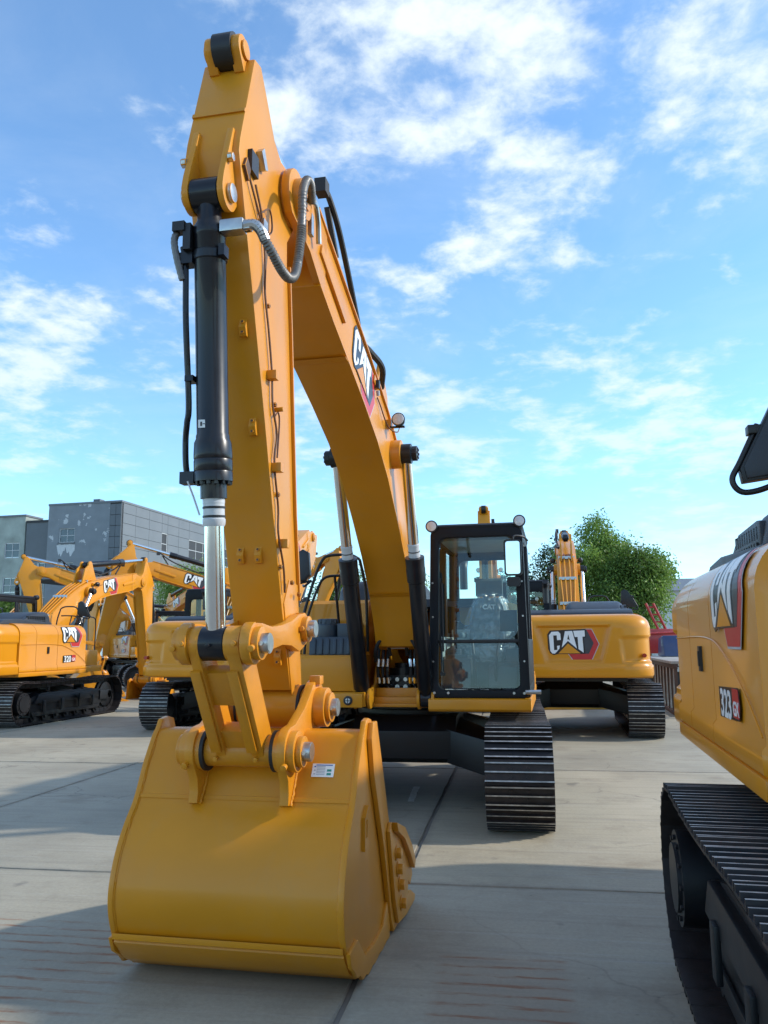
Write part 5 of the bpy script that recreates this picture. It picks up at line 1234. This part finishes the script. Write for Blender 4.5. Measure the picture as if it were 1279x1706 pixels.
        if curl:
            a, b = Vector(IDL), Vector(blp); d = b-a; L0 = d.length; r0, r1 = (Vector(BCR)-a).length, (Vector(BCR)-Vector(BLP)).length
            t = max(-r0, min(r0, (r0*r0-r1*r1+L0*L0)/(2*L0))); hh = math.sqrt(max(0.0, r0*r0-t*t)); d.normalize(); q = a+d*t; n_ = Vector((-d.y, d.x))
            c1_, c2_ = q+n_*hh, q-n_*hh; bcr = tuple(c1_ if c1_.x+c1_.y > c2_.x+c2_.y else c2_)
            ang = lambda p0, p1: math.atan2(p1[1]-p0[1], p1[0]-p0[0])
            lkM = planar(BLP, blp, ang(blp, bcr)-ang(BLP, BCR)); idM = planar(IDL, IDL, ang(IDL, bcr)-ang(IDL, BCR)); cyM = planar(BCE, BCE, ang(BCE, bcr)-ang(BCE, BCR))
        rodM = planar(BCR, bcr, 0.0) @ planar(BCR, BCR, 0.0) if not curl else planar(BCR, bcr, math.atan2(bcr[1]-BCE[1], bcr[0]-BCE[0])-math.atan2(BCR[1]-BCE[1], BCR[0]-BCE[0]))
        bc = part(root, 'bucket_cylinder', 'bucket_barrel', b_barrel_bucket, ['black_gloss'], sp @ cyM)
        rl = cyM.inverted() @ rodM
        part(bc, 'rod', 'bucket_rod', b_rod_bucket, ['chrome'], rl); part(bc, 'rod_eye', 'bucket_rod_eye', b_rodeye_bucket, ['black_gloss'], rl, bevel=0.006); part(bc, 'rod_wrap', 'bucket_rod_wrap', b_rodwrap, ['shrink_wrap', 'black_paint'])
        if near:
            part(bc, 'feed_pipe', 'feed_pipe', b_cylpipe, ['black_gloss']); part(bc, 'hose', 'cyl_hose', b_cylhose, ['hose_braid', 'black_paint']); part(bc, 'manifold', 'manifold', b_manifold, ['zinc', 'black_paint'], bevel=0.008)
            part(bc, 'hose', 'big_hose', b_bighose, ['hose_braid'], smooth=50); part(bc, 'hose_fitting', 'hose_fitting', b_hosefitting, ['zinc'])
            part(bc, 'label', 'small_label', b_smalllabel, ['white_print', 'grey_print'], frame_matrix((-0.012, -5.984, 2.775), (1, 0.12, 0), (0, -0.097, 1)), smooth=0)
        part(root, 'bucket_link', 'bucket_link', b_bucketlink, ['yellow_cast'], sp @ lkM, bevel=0.014)
        for s in (1, -1): part(root, 'idler_link', 'idler_link', b_idlerlink, ['yellow_cast'], sp @ idM @ (Matrix.Identity(4) if s > 0 else Matrix.Translation((0.045, 0, 0)) @ Matrix.Scale(-1, 4, (1, 0, 0))), bevel=0.010)
        if not curl: part(root, 'linkage_pin', 'linkage_pins', b_pins, ['zinc'], sp)
        bk = part(root, 'bucket', 'bucket_shell', b_bucketshell, [Y], sp @ bkM, smooth=40)
        for s in (1, -1):
            m = Matrix.Identity(4) if s > 0 else Matrix.Scale(-1, 4, (1, 0, 0))
            part(bk, 'side_plate', 'bucket_side', b_bucketside, [Y], m, bevel=0.006, bevel_angle=40); part(bk, 'side_bar', 'bucket_edge', b_bucketedge, [Y], m, bevel=0.006, bevel_angle=40)
            part(bk, 'side_cutter', 'side_cutter', b_sidecutter, ['yellow_cast'], m, bevel=0.006); part(bk, 'hinge_ear', 'bucket_ear', b_ear, ['yellow_cast'], m, bevel=0.012)
        part(bk, 'weld_bead', 'weld_bead', b_weldbead, [Y])
        part(bk, 'part_plate', 'side_plug', b_sideplug, [Y]); part(bk, 'heel_band', 'heel_band', b_heelband, [Y], bevel=0.003); part(bk, 'lip', 'bucket_lip', b_lip, [Y], bevel=0.004); part(bk, 'seal', 'bucket_seals', b_seals, ['rubber'])
        for k in range(5): part(bk, 'tooth', 'tooth', b_tooth, ['yellow_cast'], Matrix.Translation((-0.50+0.25*k, -4.12, 0.06)), bevel=0.004)
        if near: part(bk, 'paper_label', 'paper_label', b_label_plate, ['white_print', 'pale_grey_print', 'blue_print', 'green_print'], frame_matrix((0.42, -5.336, 1.035), (1, 0, 0), (0, 0.515, 0.857)), smooth=0)
    return root

# ------------------------------------------------------------------ the excavators
SW = R(-2.6)
excavator('large central yellow excavator with raised boom and its bucket resting on the concrete', (0, 0), 0, swing=SW, digits='323', near=True)
excavator('yellow excavator cut off by the right edge, its 323 badge and dark tracks showing', (3.60, -5.38), R(-3.2), lower=(-0.16, -1.5), digits='323', near=True, boom=R(6), stick=R(4))
excavator('yellow excavator turned away beside the black cab, large emblem on its counterweight', (2.30, 7.5), PI+R(-3), digits='323', boom=R(-3))
excavator('yellow excavator turned away, its counterweight half hidden by the raised bucket linkage', (-4.75, 8.1), PI, digits='320', boom=R(4), stick=R(-34), curl=R(40))
excavator('yellow excavator at the left edge with 320 badge and its whole right track visible', (-10.5, 8.3), PI+R(-2), digits='320', boom=R(-9), stick=R(20))
def facing(x, y): return math.atan2(x, -y)
excavator('yellow excavator facing left with its upright stick in front of the low flat canopy', (-6.4, 17.9), facing(-0.80, -0.60), boom=R(-3), stick=R(28), curl=R(-27))
excavator('yellow excavator whose stick top rises at the far left below the pale building', (-11.7, 20.8), facing(-0.85, -0.53))
excavator('pale lit excavator facing right, its boom showing left of the black handrail', (-11.3, 26.7), facing(0.95, -0.30), boom=R(12), stick=R(-8))
excavator('yellow excavator hidden behind the cab, only the top of its stick rising above the roof', (0.5, 16.2), 0.0)

excavator('far excavator with its bent boom standing in front of the flat canopy', (-17.6, 30.5), facing(0.75, -0.66), boom=R(-3), stick=R(12), tracks='plain')
excavator('far excavator facing the yard below the corner of the office block', (-21.5, 36.0), facing(0.5, -0.86), boom=R(-6), tracks='plain')
excavator('far excavator at the left edge below the pale building', (-22.0, 26.5), facing(0.86, -0.5), boom=R(-8), stick=R(10), tracks='plain')
excavator('far excavator seen low between the 320 machine and the office block', (-14.2, 33.5), facing(-0.9, -0.4), boom=R(-14), stick=R(25), tracks='plain')

# ------------------------------------------------------------------ buildings
def window(root, x0, x1, z0, z1, y, nx=2, nz=2, deep=0.18, pale=False, M=None):
    """frame with mullions, one pane per light; M turns the wall plane"""
    M = M or Matrix.Identity(4)
    mb = MB(); t = 0.09
    mb.ring([(x0, z0), (x1, z0), (x1, z1), (x0, z1)], [(x0+t, z0+t), (x1-t, z0+t), (x1-t, z1-t), (x0+t, z1-t)], y-0.03, y+deep)
    w = link(bpy.data.objects.new('window', mb.mesh('window', ['window_frame_white'], smooth=0)), root, M)
    for i in range(nx):
        for j in range(nz):
            a, b = x0+t+(x1-x0-2*t)*i/nx, x0+t+(x1-x0-2*t)*(i+1)/nx; c, d = z0+t+(z1-z0-2*t)*j/nz, z0+t+(z1-z0-2*t)*(j+1)/nz
            q = MB(); q.box(a+0.03, b-0.03, y+0.05, y+0.08, c+0.03, d-0.03); link(bpy.data.objects.new('pane', q.mesh('pane', ['window_glass_pale' if pale else 'window_glass'], smooth=0)), w)
    q = MB()
    for i in range(1, nx): x = x0+t+(x1-x0-2*t)*i/nx; q.box(x-0.03, x+0.03, y+0.01, y+0.10, z0+t, z1-t)
    for j in range(1, nz): z = z0+t+(z1-z0-2*t)*j/nz; q.box(x0+t, x1-t, y+0.015, y+0.095, z-0.03, z+0.03)
    if q.v: link(bpy.data.objects.new('mullion', q.mesh('mullion', ['window_frame_white'], smooth=0)), w)
    return w
def office():
    H = 17.25; W_ = 9.2; L_ = 42.0
    root = thing('office_building', 'grey office block with peeling paint, a dark glazed corner strip and ribbon windows', 'building', (-41.43, 73.27, 0), R(-4.6))
    # front wall with openings left for the windows: built from strips
    wx0, wx1 = -7.75, -5.75; rows = [(5.0, 6.5), (9.25, 10.75), (13.0, 14.6)]
    mb = MB(); mb.box(-W_, wx0, 0, 0.4, 0, H); mb.box(wx1, -1.42, 0, 0.4, 0, H)
    z = 0
    for a, b in rows: mb.box(wx0, wx1, 0, 0.4, z, a); z = b
    mb.box(wx0, wx1, 0, 0.4, z, H)
    link(bpy.data.objects.new('front_wall', mb.mesh('front_wall', ['peeling_render'], smooth=0)), root)
    for a, b in rows:
        window(root, wx0, wx1, a, b, 0.12, 2, 2)
        q = MB(); q.box(wx0-0.1, wx1+0.1, -0.12, 0.1, a-0.12, a); link(bpy.data.objects.new('sill', q.mesh('sill', ['panel_grey'], smooth=0)), root)
    # bare patches of lost paint under the upper windows
    for (x0, x1, z0, z1, seed) in ((-7.95, -5.65, 11.4, 12.85, 2), (-4.9, -4.2, 9.6, 10.6, 5)):
        rr = random.Random(seed); n = 16; up = [(x0+(x1-x0)*k/n, -0.004, z1-rr.random()*0.12) for k in range(n+1)]; dn = [(x0+(x1-x0)*k/n, -0.004, z0+(z1-z0)*rr.random()*0.85) for k in range(n, -1, -1)]
        q = MB(); q.add(up+dn, [list(range(2*n+2))]); link(bpy.data.objects.new('bare_patch', q.mesh('bare_patch', ['window_frame_white'], smooth=0)), root)
    # dark clad corner strip: panels in a grid
    for j in range(14):
        for i in range(2):
            q = MB(); x = -1.40+0.70*i; q.box(x+0.02, x+0.68, -0.03, 0.1, 0.05+j*1.22, 1.22+j*1.22)
            link(bpy.data.objects.new('panel', q.mesh('panel', ['panel_dark'], smooth=0)), root)
    q = MB(); q.box(-1.42, 0, 0.08, 0.4, 0, H); link(bpy.data.objects.new('strip_wall', q.mesh('strip_wall', ['roof_dark'], smooth=0)), root)
    # right flank, clad in long panels around two ribbons and two slots
    RM = Matrix.Rotation(R(90), 4, 'Z')
    q = MB(); q.box(-0.45, -0.10, 0.41, L_, 0, H); link(bpy.data.objects.new('flank_wall', q.mesh('flank_wall', ['roof_dark'], smooth=0)), root)
    bands = [(0.0, 4.4), (4.4, 6.6), (6.6, 8.4), (8.4, 10.9), (10.9, 12.4), (12.4, 15.0), (15.0, H)]
    def opening(y, z):
        for z0, z1 in ((8.4, 10.9), (12.4, 15.0)):
            if z0 <= z < z1 and (16.0 <= y < 40.5): return True
            if z0 <= z < z1 and (9.0 <= y < 10.4): return True
        return False
    ys = [0.0, 3.0, 6.0, 9.0, 10.4, 13.2, 16.0, 20.1, 24.2, 28.3, 32.4, 36.5, 40.5, L_]
    for a, b in zip(ys, ys[1:]):
        for z0, z1 in bands:
            if opening((a+b)/2, (z0+z1)/2): continue
            n = max(1, round((z1-z0)/1.2))
            for k in range(n):
                q = MB(); q.box(-0.11, 0.0, a+0.02, b-0.02, z0+(z1-z0)*k/n+0.02, z0+(z1-z0)*(k+1)/n-0.02); link(bpy.data.objects.new('panel', q.mesh('panel', ['panel_grey'], smooth=0)), root)
    for z0, z1 in ((8.4, 10.9), (12.4, 15.0)):
        window(root, 16.0, 40.5, z0, z1, 0.08, 12, 2, pale=True, M=RM); window(root, 9.0, 10.4, z0, z1, 0.08, 1, 2, M=RM)
    q = MB(); q.box(-W_, -0.46, 0.42, L_, H-0.6, H-0.3); link(bpy.data.objects.new('roof', q.mesh('roof', ['roof_dark'], smooth=0)), root)
    q = MB(); q.box(-W_-0.05, 0.06, -0.06, 0.45, H, H+0.22); q.box(-0.46, 0.06, 0.45, L_, H, H+0.22); link(bpy.data.objects.new('parapet', q.mesh('parapet', ['panel_grey'], smooth=0)), root)
    q = MB(); q.box(-4.9, -4.1, 2, 3, H-0.3, H+0.9); q.box(-4.8, -4.2, 1.97, 2.0, H+0.3, H+0.8); link(bpy.data.objects.new('roof_vent', q.mesh('roof_vent', ['panel_dark'], smooth=0)), root)
    q = MB(); q.box(-W_, -0.5, L_-0.4, L_, 0, H-0.7); q.box(-W_, -W_+0.4, 0.41, L_-0.4, 0, H-0.7); link(bpy.data.objects.new('back_wall', q.mesh('back_wall', ['panel_grey'], smooth=0)), root)
    # link wing set back on the left
    wing = thing('link_wing', 'lower dark grey wing with tall windows between the office block and the pale building', 'building', (-41.43, 73.27, 0), R(-4.6))
    q = MB(); q.box(-12.75, -9.26, 1, 1.4, 11.0, 15.6); q.box(-12.75, -9.26, 1.4, 16, 15.2, 15.5); link(bpy.data.objects.new('wall', q.mesh('wall', ['panel_dark'], smooth=0)), wing)
    q = MB(); q.box(-12.8, -9.22, 0.9, 1.5, 15.6, 15.85); link(bpy.data.objects.new('parapet', q.mesh('parapet', ['roof_dark'], smooth=0)), wing)
    q = MB(); q.box(-12.75, -9.26, 1, 1.4, 0, 5.0); link(bpy.data.objects.new('lower_wall', q.mesh('lower_wall', ['panel_dark'], smooth=0)), wing)
    for a, b in ((-12.7, -11.05), (-11.0, -9.32)): window(wing, a, b, 5.0, 11.0, 1.1, 2, 3)
    pale = thing('pale_building', 'pale weathered building at the far left edge behind the excavators', 'building', (-54.25, 75.3, 0), R(-4.6))
    q = MB(); q.box(-9, 0, 0, 0.4, 0, 7.6); q.box(-9, 0, 0, 0.4, 9.4, 11.6); q.box(-9, 0, 0, 0.4, 13.4, 16.4); q.box(-9, -2.6, 0.0, 0.4, 7.6, 9.4); q.box(-0.6, 0, 0, 0.4, 7.6, 9.4); q.box(-9, -2.6, 0, 0.4, 11.6, 13.4); q.box(-0.6, 0, 0, 0.4, 11.6, 13.4); q.box(-0.4, 0, 0.4, 3, 0, 16.4)
    link(bpy.data.objects.new('wall', q.mesh('wall', ['pale_wall'], smooth=0)), pale)
    for z0, z1 in ((7.6, 9.4), (11.6, 13.4)): window(pale, -2.6, -0.6, z0, z1, 0.1, 2, 2)
    q = MB(); q.box(-9.1, 0.1, -0.1, 3, 16.4, 16.6); link(bpy.data.objects.new('roof', q.mesh('roof', ['panel_grey'], smooth=0)), pale)
    can = thing('flat_canopy', 'low flat roofed canopy in front of the grey office block', 'canopy', (-41.5, 64.0, 0), R(-4.6))
    q = MB(); q.box(-6, 12, 0, 7, 8.0, 8.5); link(bpy.data.objects.new('roof', q.mesh('roof', ['roof_dark'], smooth=0)), can)
    q = MB(); q.box(-6.1, 12.1, -0.1, -0.005, 8.1, 8.75); link(bpy.data.objects.new('fascia', q.mesh('fascia', ['panel_grey'], smooth=0)), can)
    for x in (-5.5, 0, 6, 11.5):
        q = MB(); q.box(x-0.2, x+0.2, 0.3, 0.7, 0, 8.0); link(bpy.data.objects.new('column', q.mesh('column', ['panel_dark'], smooth=0)), can)
    far = thing('white_shed', 'white shed seen past the trees beside the right hand excavator', 'building', (11.0, 52.0, 0), R(4))
    q = MB(); q.box(0, 16, 0, 9, 0, 5.2); link(bpy.data.objects.new('wall', q.mesh('wall', ['window_frame_white'], smooth=0)), far)
    q = MB(); q.prism([(0.4, 5.2), (-4.5, 6.4), (-9.4, 5.2)], -0.4, 16.4); link(bpy.data.objects.new('roof', q.mesh('roof', ['panel_grey'], smooth=0)), far)
    for x in (1.5, 5.5, 9.5): window(far, x, x+1.8, 2.4, 3.9, -0.04, 2, 1)
mat('pale_wall', (0.33, 0.37, 0.33), 0.8, var=0.35, vscale=0.5)
office()

# ------------------------------------------------------------------ trees
def tree(label, x, y, h, rad, base, leaf, seed, n=7000, droop=0.5, name='tree', lobes=11, size=0.17):
    rng = random.Random(seed)
    t = thing(name, label, 'tree', (x, y, 0), rng.uniform(0, 6.28), 'trees behind the yard')
    mb = MB(); mb.tube([(0, 0, -0.1), (0.05, 0.03, h*0.2), (-0.04, 0.05, h*0.45), (0.05, -0.03, h*0.75)], lambda q: (0.16-0.12*q)*h/8, 9)
    tips = []
    for k in range(9):
        a = k*2.4+rng.random(); z0 = h*rng.uniform(0.2, 0.55); r = rad*rng.uniform(0.5, 0.85); e = (r*math.cos(a), r*math.sin(a), min(h*0.92, z0+r*rng.uniform(0.6, 1.3)))
        mb.tube([(0, 0, z0), (e[0]*0.5, e[1]*0.5, (z0+e[2])/2+0.1), e], lambda q: (0.065-0.052*q)*h/8, 6); tips.append(e)
    link(bpy.data.objects.new('trunk', mb.mesh('trunk', ['bark'])), t)
    # crown: leaf sprays gathered in uneven clumps over several lobes
    cz = (base+h)/2; hz = (h-base)/2; L_ = []
    for k in range(lobes):
        a = rng.random()*6.283; u = rng.uniform(-0.95, 0.95); w = math.sqrt(1-u*u*0.8)
        L_.append((rad*0.62*w*math.cos(a), rad*0.62*w*math.sin(a), cz+hz*0.68*u, rad*rng.uniform(0.32, 0.55)))
    L_.append((0, 0, cz, rad*0.62)); L_.append((0.1*rad, 0, h-rad*0.42, rad*0.42))
    clumps = []
    for _ in range(int(n/22)):
        lx, ly, lz, lr = L_[rng.randrange(len(L_))]; v = Vector((rng.gauss(0, 1), rng.gauss(0, 1), rng.gauss(0, 1))).normalized()*lr*rng.uniform(0.55, 1.08)
        clumps.append((Vector((lx, ly, lz))+Vector((v.x, v.y, v.z*1.05)), v.normalized()))
    V = []; F = []
    for c, nv in clumps:
        m = rng.randint(12, 32); sp = rng.uniform(0.14, 0.27)*rad/2
        for _ in range(m):
            p = c+Vector((rng.gauss(0, sp), rng.gauss(0, sp), rng.gauss(0, sp)))
            d = (nv*rng.uniform(0.2, 1)+Vector((rng.gauss(0, 0.6), rng.gauss(0, 0.6), -droop+rng.gauss(0, 0.45)))).normalized()
            sd = d.cross(Vector((rng.gauss(0, 1), rng.gauss(0, 1), rng.gauss(0, 1)))).normalized(); l = size*rng.uniform(0.6, 1.25); w = l*rng.uniform(0.16, 0.28)
            o = len(V); V += [p, p+d*l*0.5+sd*w, p+d*l, p+d*l*0.45-sd*w]; F.append((o, o+1, o+2, o+3))
    me = bpy.data.meshes.new('crown'); me.from_pydata([tuple(q) for q in V], [], F); me.materials.append(MATS[leaf]); me.update()
    link(bpy.data.objects.new('crown', me), t)
tree('tall light green tree right of the black cab, highest in the group', 5.4, 34.5, 8.2, 2.0, 1.2, 'leaf_light', 1, 34000, 0.8)
tree('bushy light green tree leaning out beside the right hand excavator', 7.8, 33.8, 6.3, 1.9, 0.6, 'leaf_light', 2, 28000, 0.8)
tree('mid green tree between the tall tree and the bushy one', 7.0, 32.3, 6.4, 1.7, 0.6, 'leaf_mid', 3, 22000, 0.6)
tree('small dark tree just right of the black cab roof', 3.5, 37.0, 7.3, 1.9, 1.2, 'leaf_dark', 4, 20000, 0.4)
tree('pale green willow in front of the office flank, nearer the chrome rod', -21.9, 50.5, 8.4, 2.7, 1.0, 'leaf_light', 5, 26000, 0.8)
tree('pale green willow in front of the office flank, farther left', -25.0, 51.5, 7.8, 2.5, 1.0, 'leaf_light', 6, 24000, 0.8)
tree('dark tree seen under the lit boom left of the handrail', -9.6, 42.0, 6.6, 2.4, 0.8, 'leaf_mid', 7, 18000, 0.6)
tree('green tree seen between the handrail and the left boom cylinder', -6.2, 43.5, 7.2, 2.2, 0.8, 'leaf_light', 8, 18000, 0.7)
tree('dark conifer-like tree seen through the cab window', 0.6, 48.0, 6.4, 1.6, 0.6, 'leaf_dark', 9, 12000, 0.4)
def distant_trees():
    rng = random.Random(77); V = []; F = []
    for k in range(900):
        a = rng.uniform(-1.25, 0.75); d = rng.uniform(112, 132); c = Vector((1.2+d*math.sin(a), -9.7+d*math.cos(a), 0)); h = 3.6+1.8*noise.noise((a*9, 0.3, 1.7))+1.2*noise.noise((a*31, 2.3, 0.7))
        for _ in range(34):
            p = c+Vector((rng.gauss(0, 0.9), rng.gauss(0, 0.9), h*rng.random()**0.7)); d1 = Vector((rng.gauss(0, 1), rng.gauss(0, 1), rng.gauss(-0.3, 0.7))).normalized(); d2 = d1.cross(Vector((rng.gauss(0, 1), rng.gauss(0, 1), rng.gauss(0, 1)))).normalized(); l = rng.uniform(0.35, 0.75); o = len(V)
            V += [p, p+d1*l*0.5+d2*l*0.3, p+d1*l, p+d1*l*0.5-d2*l*0.3]; F.append((o, o+1, o+2, o+3))
    me = bpy.data.meshes.new('distant_trees'); me.from_pydata([tuple(q) for q in V], [], F); me.materials.append(MATS['leaf_mid']); me.update()
    o = bpy.data.objects.new('distant_trees', me); COL.objects.link(o); o['kind'] = 'stuff'; o['label'] = 'far belt of green trees along the edge of the yard'; o['category'] = 'trees'
distant_trees()

# ------------------------------------------------------------------ clutter behind on the right
def clutter():
    # brown steel loading trestle with pale diagonals
    t = thing('loading_trestle', 'brown steel trestle with pale diagonal braces and a light deck', 'trestle', (4.62, 9.7, 0), R(-3))
    def p(name, mb, m, **kw): return link(bpy.data.objects.new(name, mb.mesh(name, [m], **kw)), t)
    q = MB(); q.box(-0.02, 1.5, 0, 4.6, 1.16, 1.22); p('deck', q, 'deck_board', bevel=0.006)
    for x in (0.04, 1.40):
        q = MB(); q.box(x, x+0.09, 0.0, 4.6, 1.05, 1.16); p('top_chord', q, 'rust_steel', bevel=0.006)
        q = MB(); q.box(x, x+0.09, 0.0, 4.6, 0.0, 0.09); p('bottom_chord', q, 'rust_steel', bevel=0.006)
        for k in range(8):
            y = 0.03+k*0.64
            q = MB(); q.box(x+0.01, x+0.08, y, y+0.07, 0.09, 1.05); p('post', q, 'rust_steel')
            if k < 7:
                for a, b in ((y+0.07, y+0.34), (y+0.62, y+0.37)):
                    q = MB(); q.cyl((x+0.05, a, 0.10), (x+0.05, b, 1.05), 0.022, n=8); p('brace', q, 'galvanised')
    # red implement with two raised ladder masts
    r = thing('red_implement', 'red farm implement with two raised ladder masts beyond the trestle', 'farm implement', (6.4, 22.2, 0), R(10))
    def p2(name, mb, m, **kw): return link(bpy.data.objects.new(name, mb.mesh(name, [m], **kw)), r)
    q = MB(); q.box(-0.9, 0.7, -0.3, 0.5, 1.2, 2.1); p2('body', q, 'machine_red', bevel=0.04)
    q = MB(); q.tube([(-1.2, -0.5, 1.0), (1.6, -0.5, 1.05)], 0.05, 8); q.tube([(-1.2, -0.5, 1.9), (1.6, -0.5, 2.0)], 0.04, 8); p2('rail', q, 'machine_red')
    for x in (-0.1, 1.0):
        for dx in (-0.14, 0.14):
            q = MB(); q.cyl((x+0.5+dx, -0.2, 1.4), (x-0.15+dx, 0.0, 3.05), 0.05, n=8); p2('mast', q, 'machine_red')
        for k in range(6):
            f = k/6+0.08; q = MB(); q.cyl((x+0.5-0.65*f-0.14, -0.2+0.2*f, 1.4+1.65*f), (x+0.5-0.65*f+0.14, -0.2+0.2*f, 1.4+1.65*f), 0.03, n=6); p2('rung', q, 'machine_red')
    for x in (-0.7, 0.5):
        q = MB(); q.lathe((x, -0.45, 0.5), (0, 1, 0), [(0, 0.35), (0.04, 0.5), (0.2, 0.5), (0.24, 0.35)], 24); p2('wheel', q, 'rubber')
    w = thing('blue_flatbed', 'blue and grey flatbed trailer in front of the red implement', 'trailer', (6.2, 19.6, 0), R(4))
    def p3(name, mb, m, **kw): return link(bpy.data.objects.new(name, mb.mesh(name, [m], **kw)), w)
    q = MB(); q.box(-1.4, 2.4, 0, 1.8, 1.00, 1.12); p3('bed', q, 'galvanised', bevel=0.01)
    q = MB(); q.box(-1.4, 2.4, 0.02, 0.10, 0.62, 0.78); p3('side_beam', q, 'galvanised', bevel=0.01)
    q = MB(); q.prism([(-0.15, 1.125), (-1.2, 1.125), (-1.0, 1.75), (-0.35, 1.85)], 0.0, 1.7); p3('tarpaulin', q, 'truck_blue', bevel=0.06)
    for k in range(7): q = MB(); q.cyl((-1.2+0.55*k, -0.02, 0.86), (-1.2+0.55*k, 0.12, 0.86), 0.07, n=12); p3('lashing_ring', q, 'zinc')
    for x in (-0.9, 0.3, 1.5): q = MB(); q.lathe((x, 0.15, 0.42), (0, 1, 0), [(0, 0.28), (0.03, 0.42), (0.22, 0.42), (0.25, 0.28)], 22); p3('wheel', q, 'rubber')
    # yellow ladder frame lying on the ground
    y = thing('ladder_frame', 'yellow ladder frame lying flat on the concrete between the tracks', 'frame', (2.35, 12.0, 0.006), R(8))
    for yy in (-0.45, 0.45): q = MB(); q.box(-1.1, 1.1, yy-0.03, yy+0.03, 0.0, 0.09); link(bpy.data.objects.new('rail', q.mesh('rail', ['yellow_rail'], bevel=0.006)), y)
    for k in range(5): x = -1.0+0.5*k; q = MB(); q.box(x-0.025, x+0.025, -0.42, 0.42, 0.02, 0.07); link(bpy.data.objects.new('rung', q.mesh('rung', ['yellow_rail'])), y)
clutter()
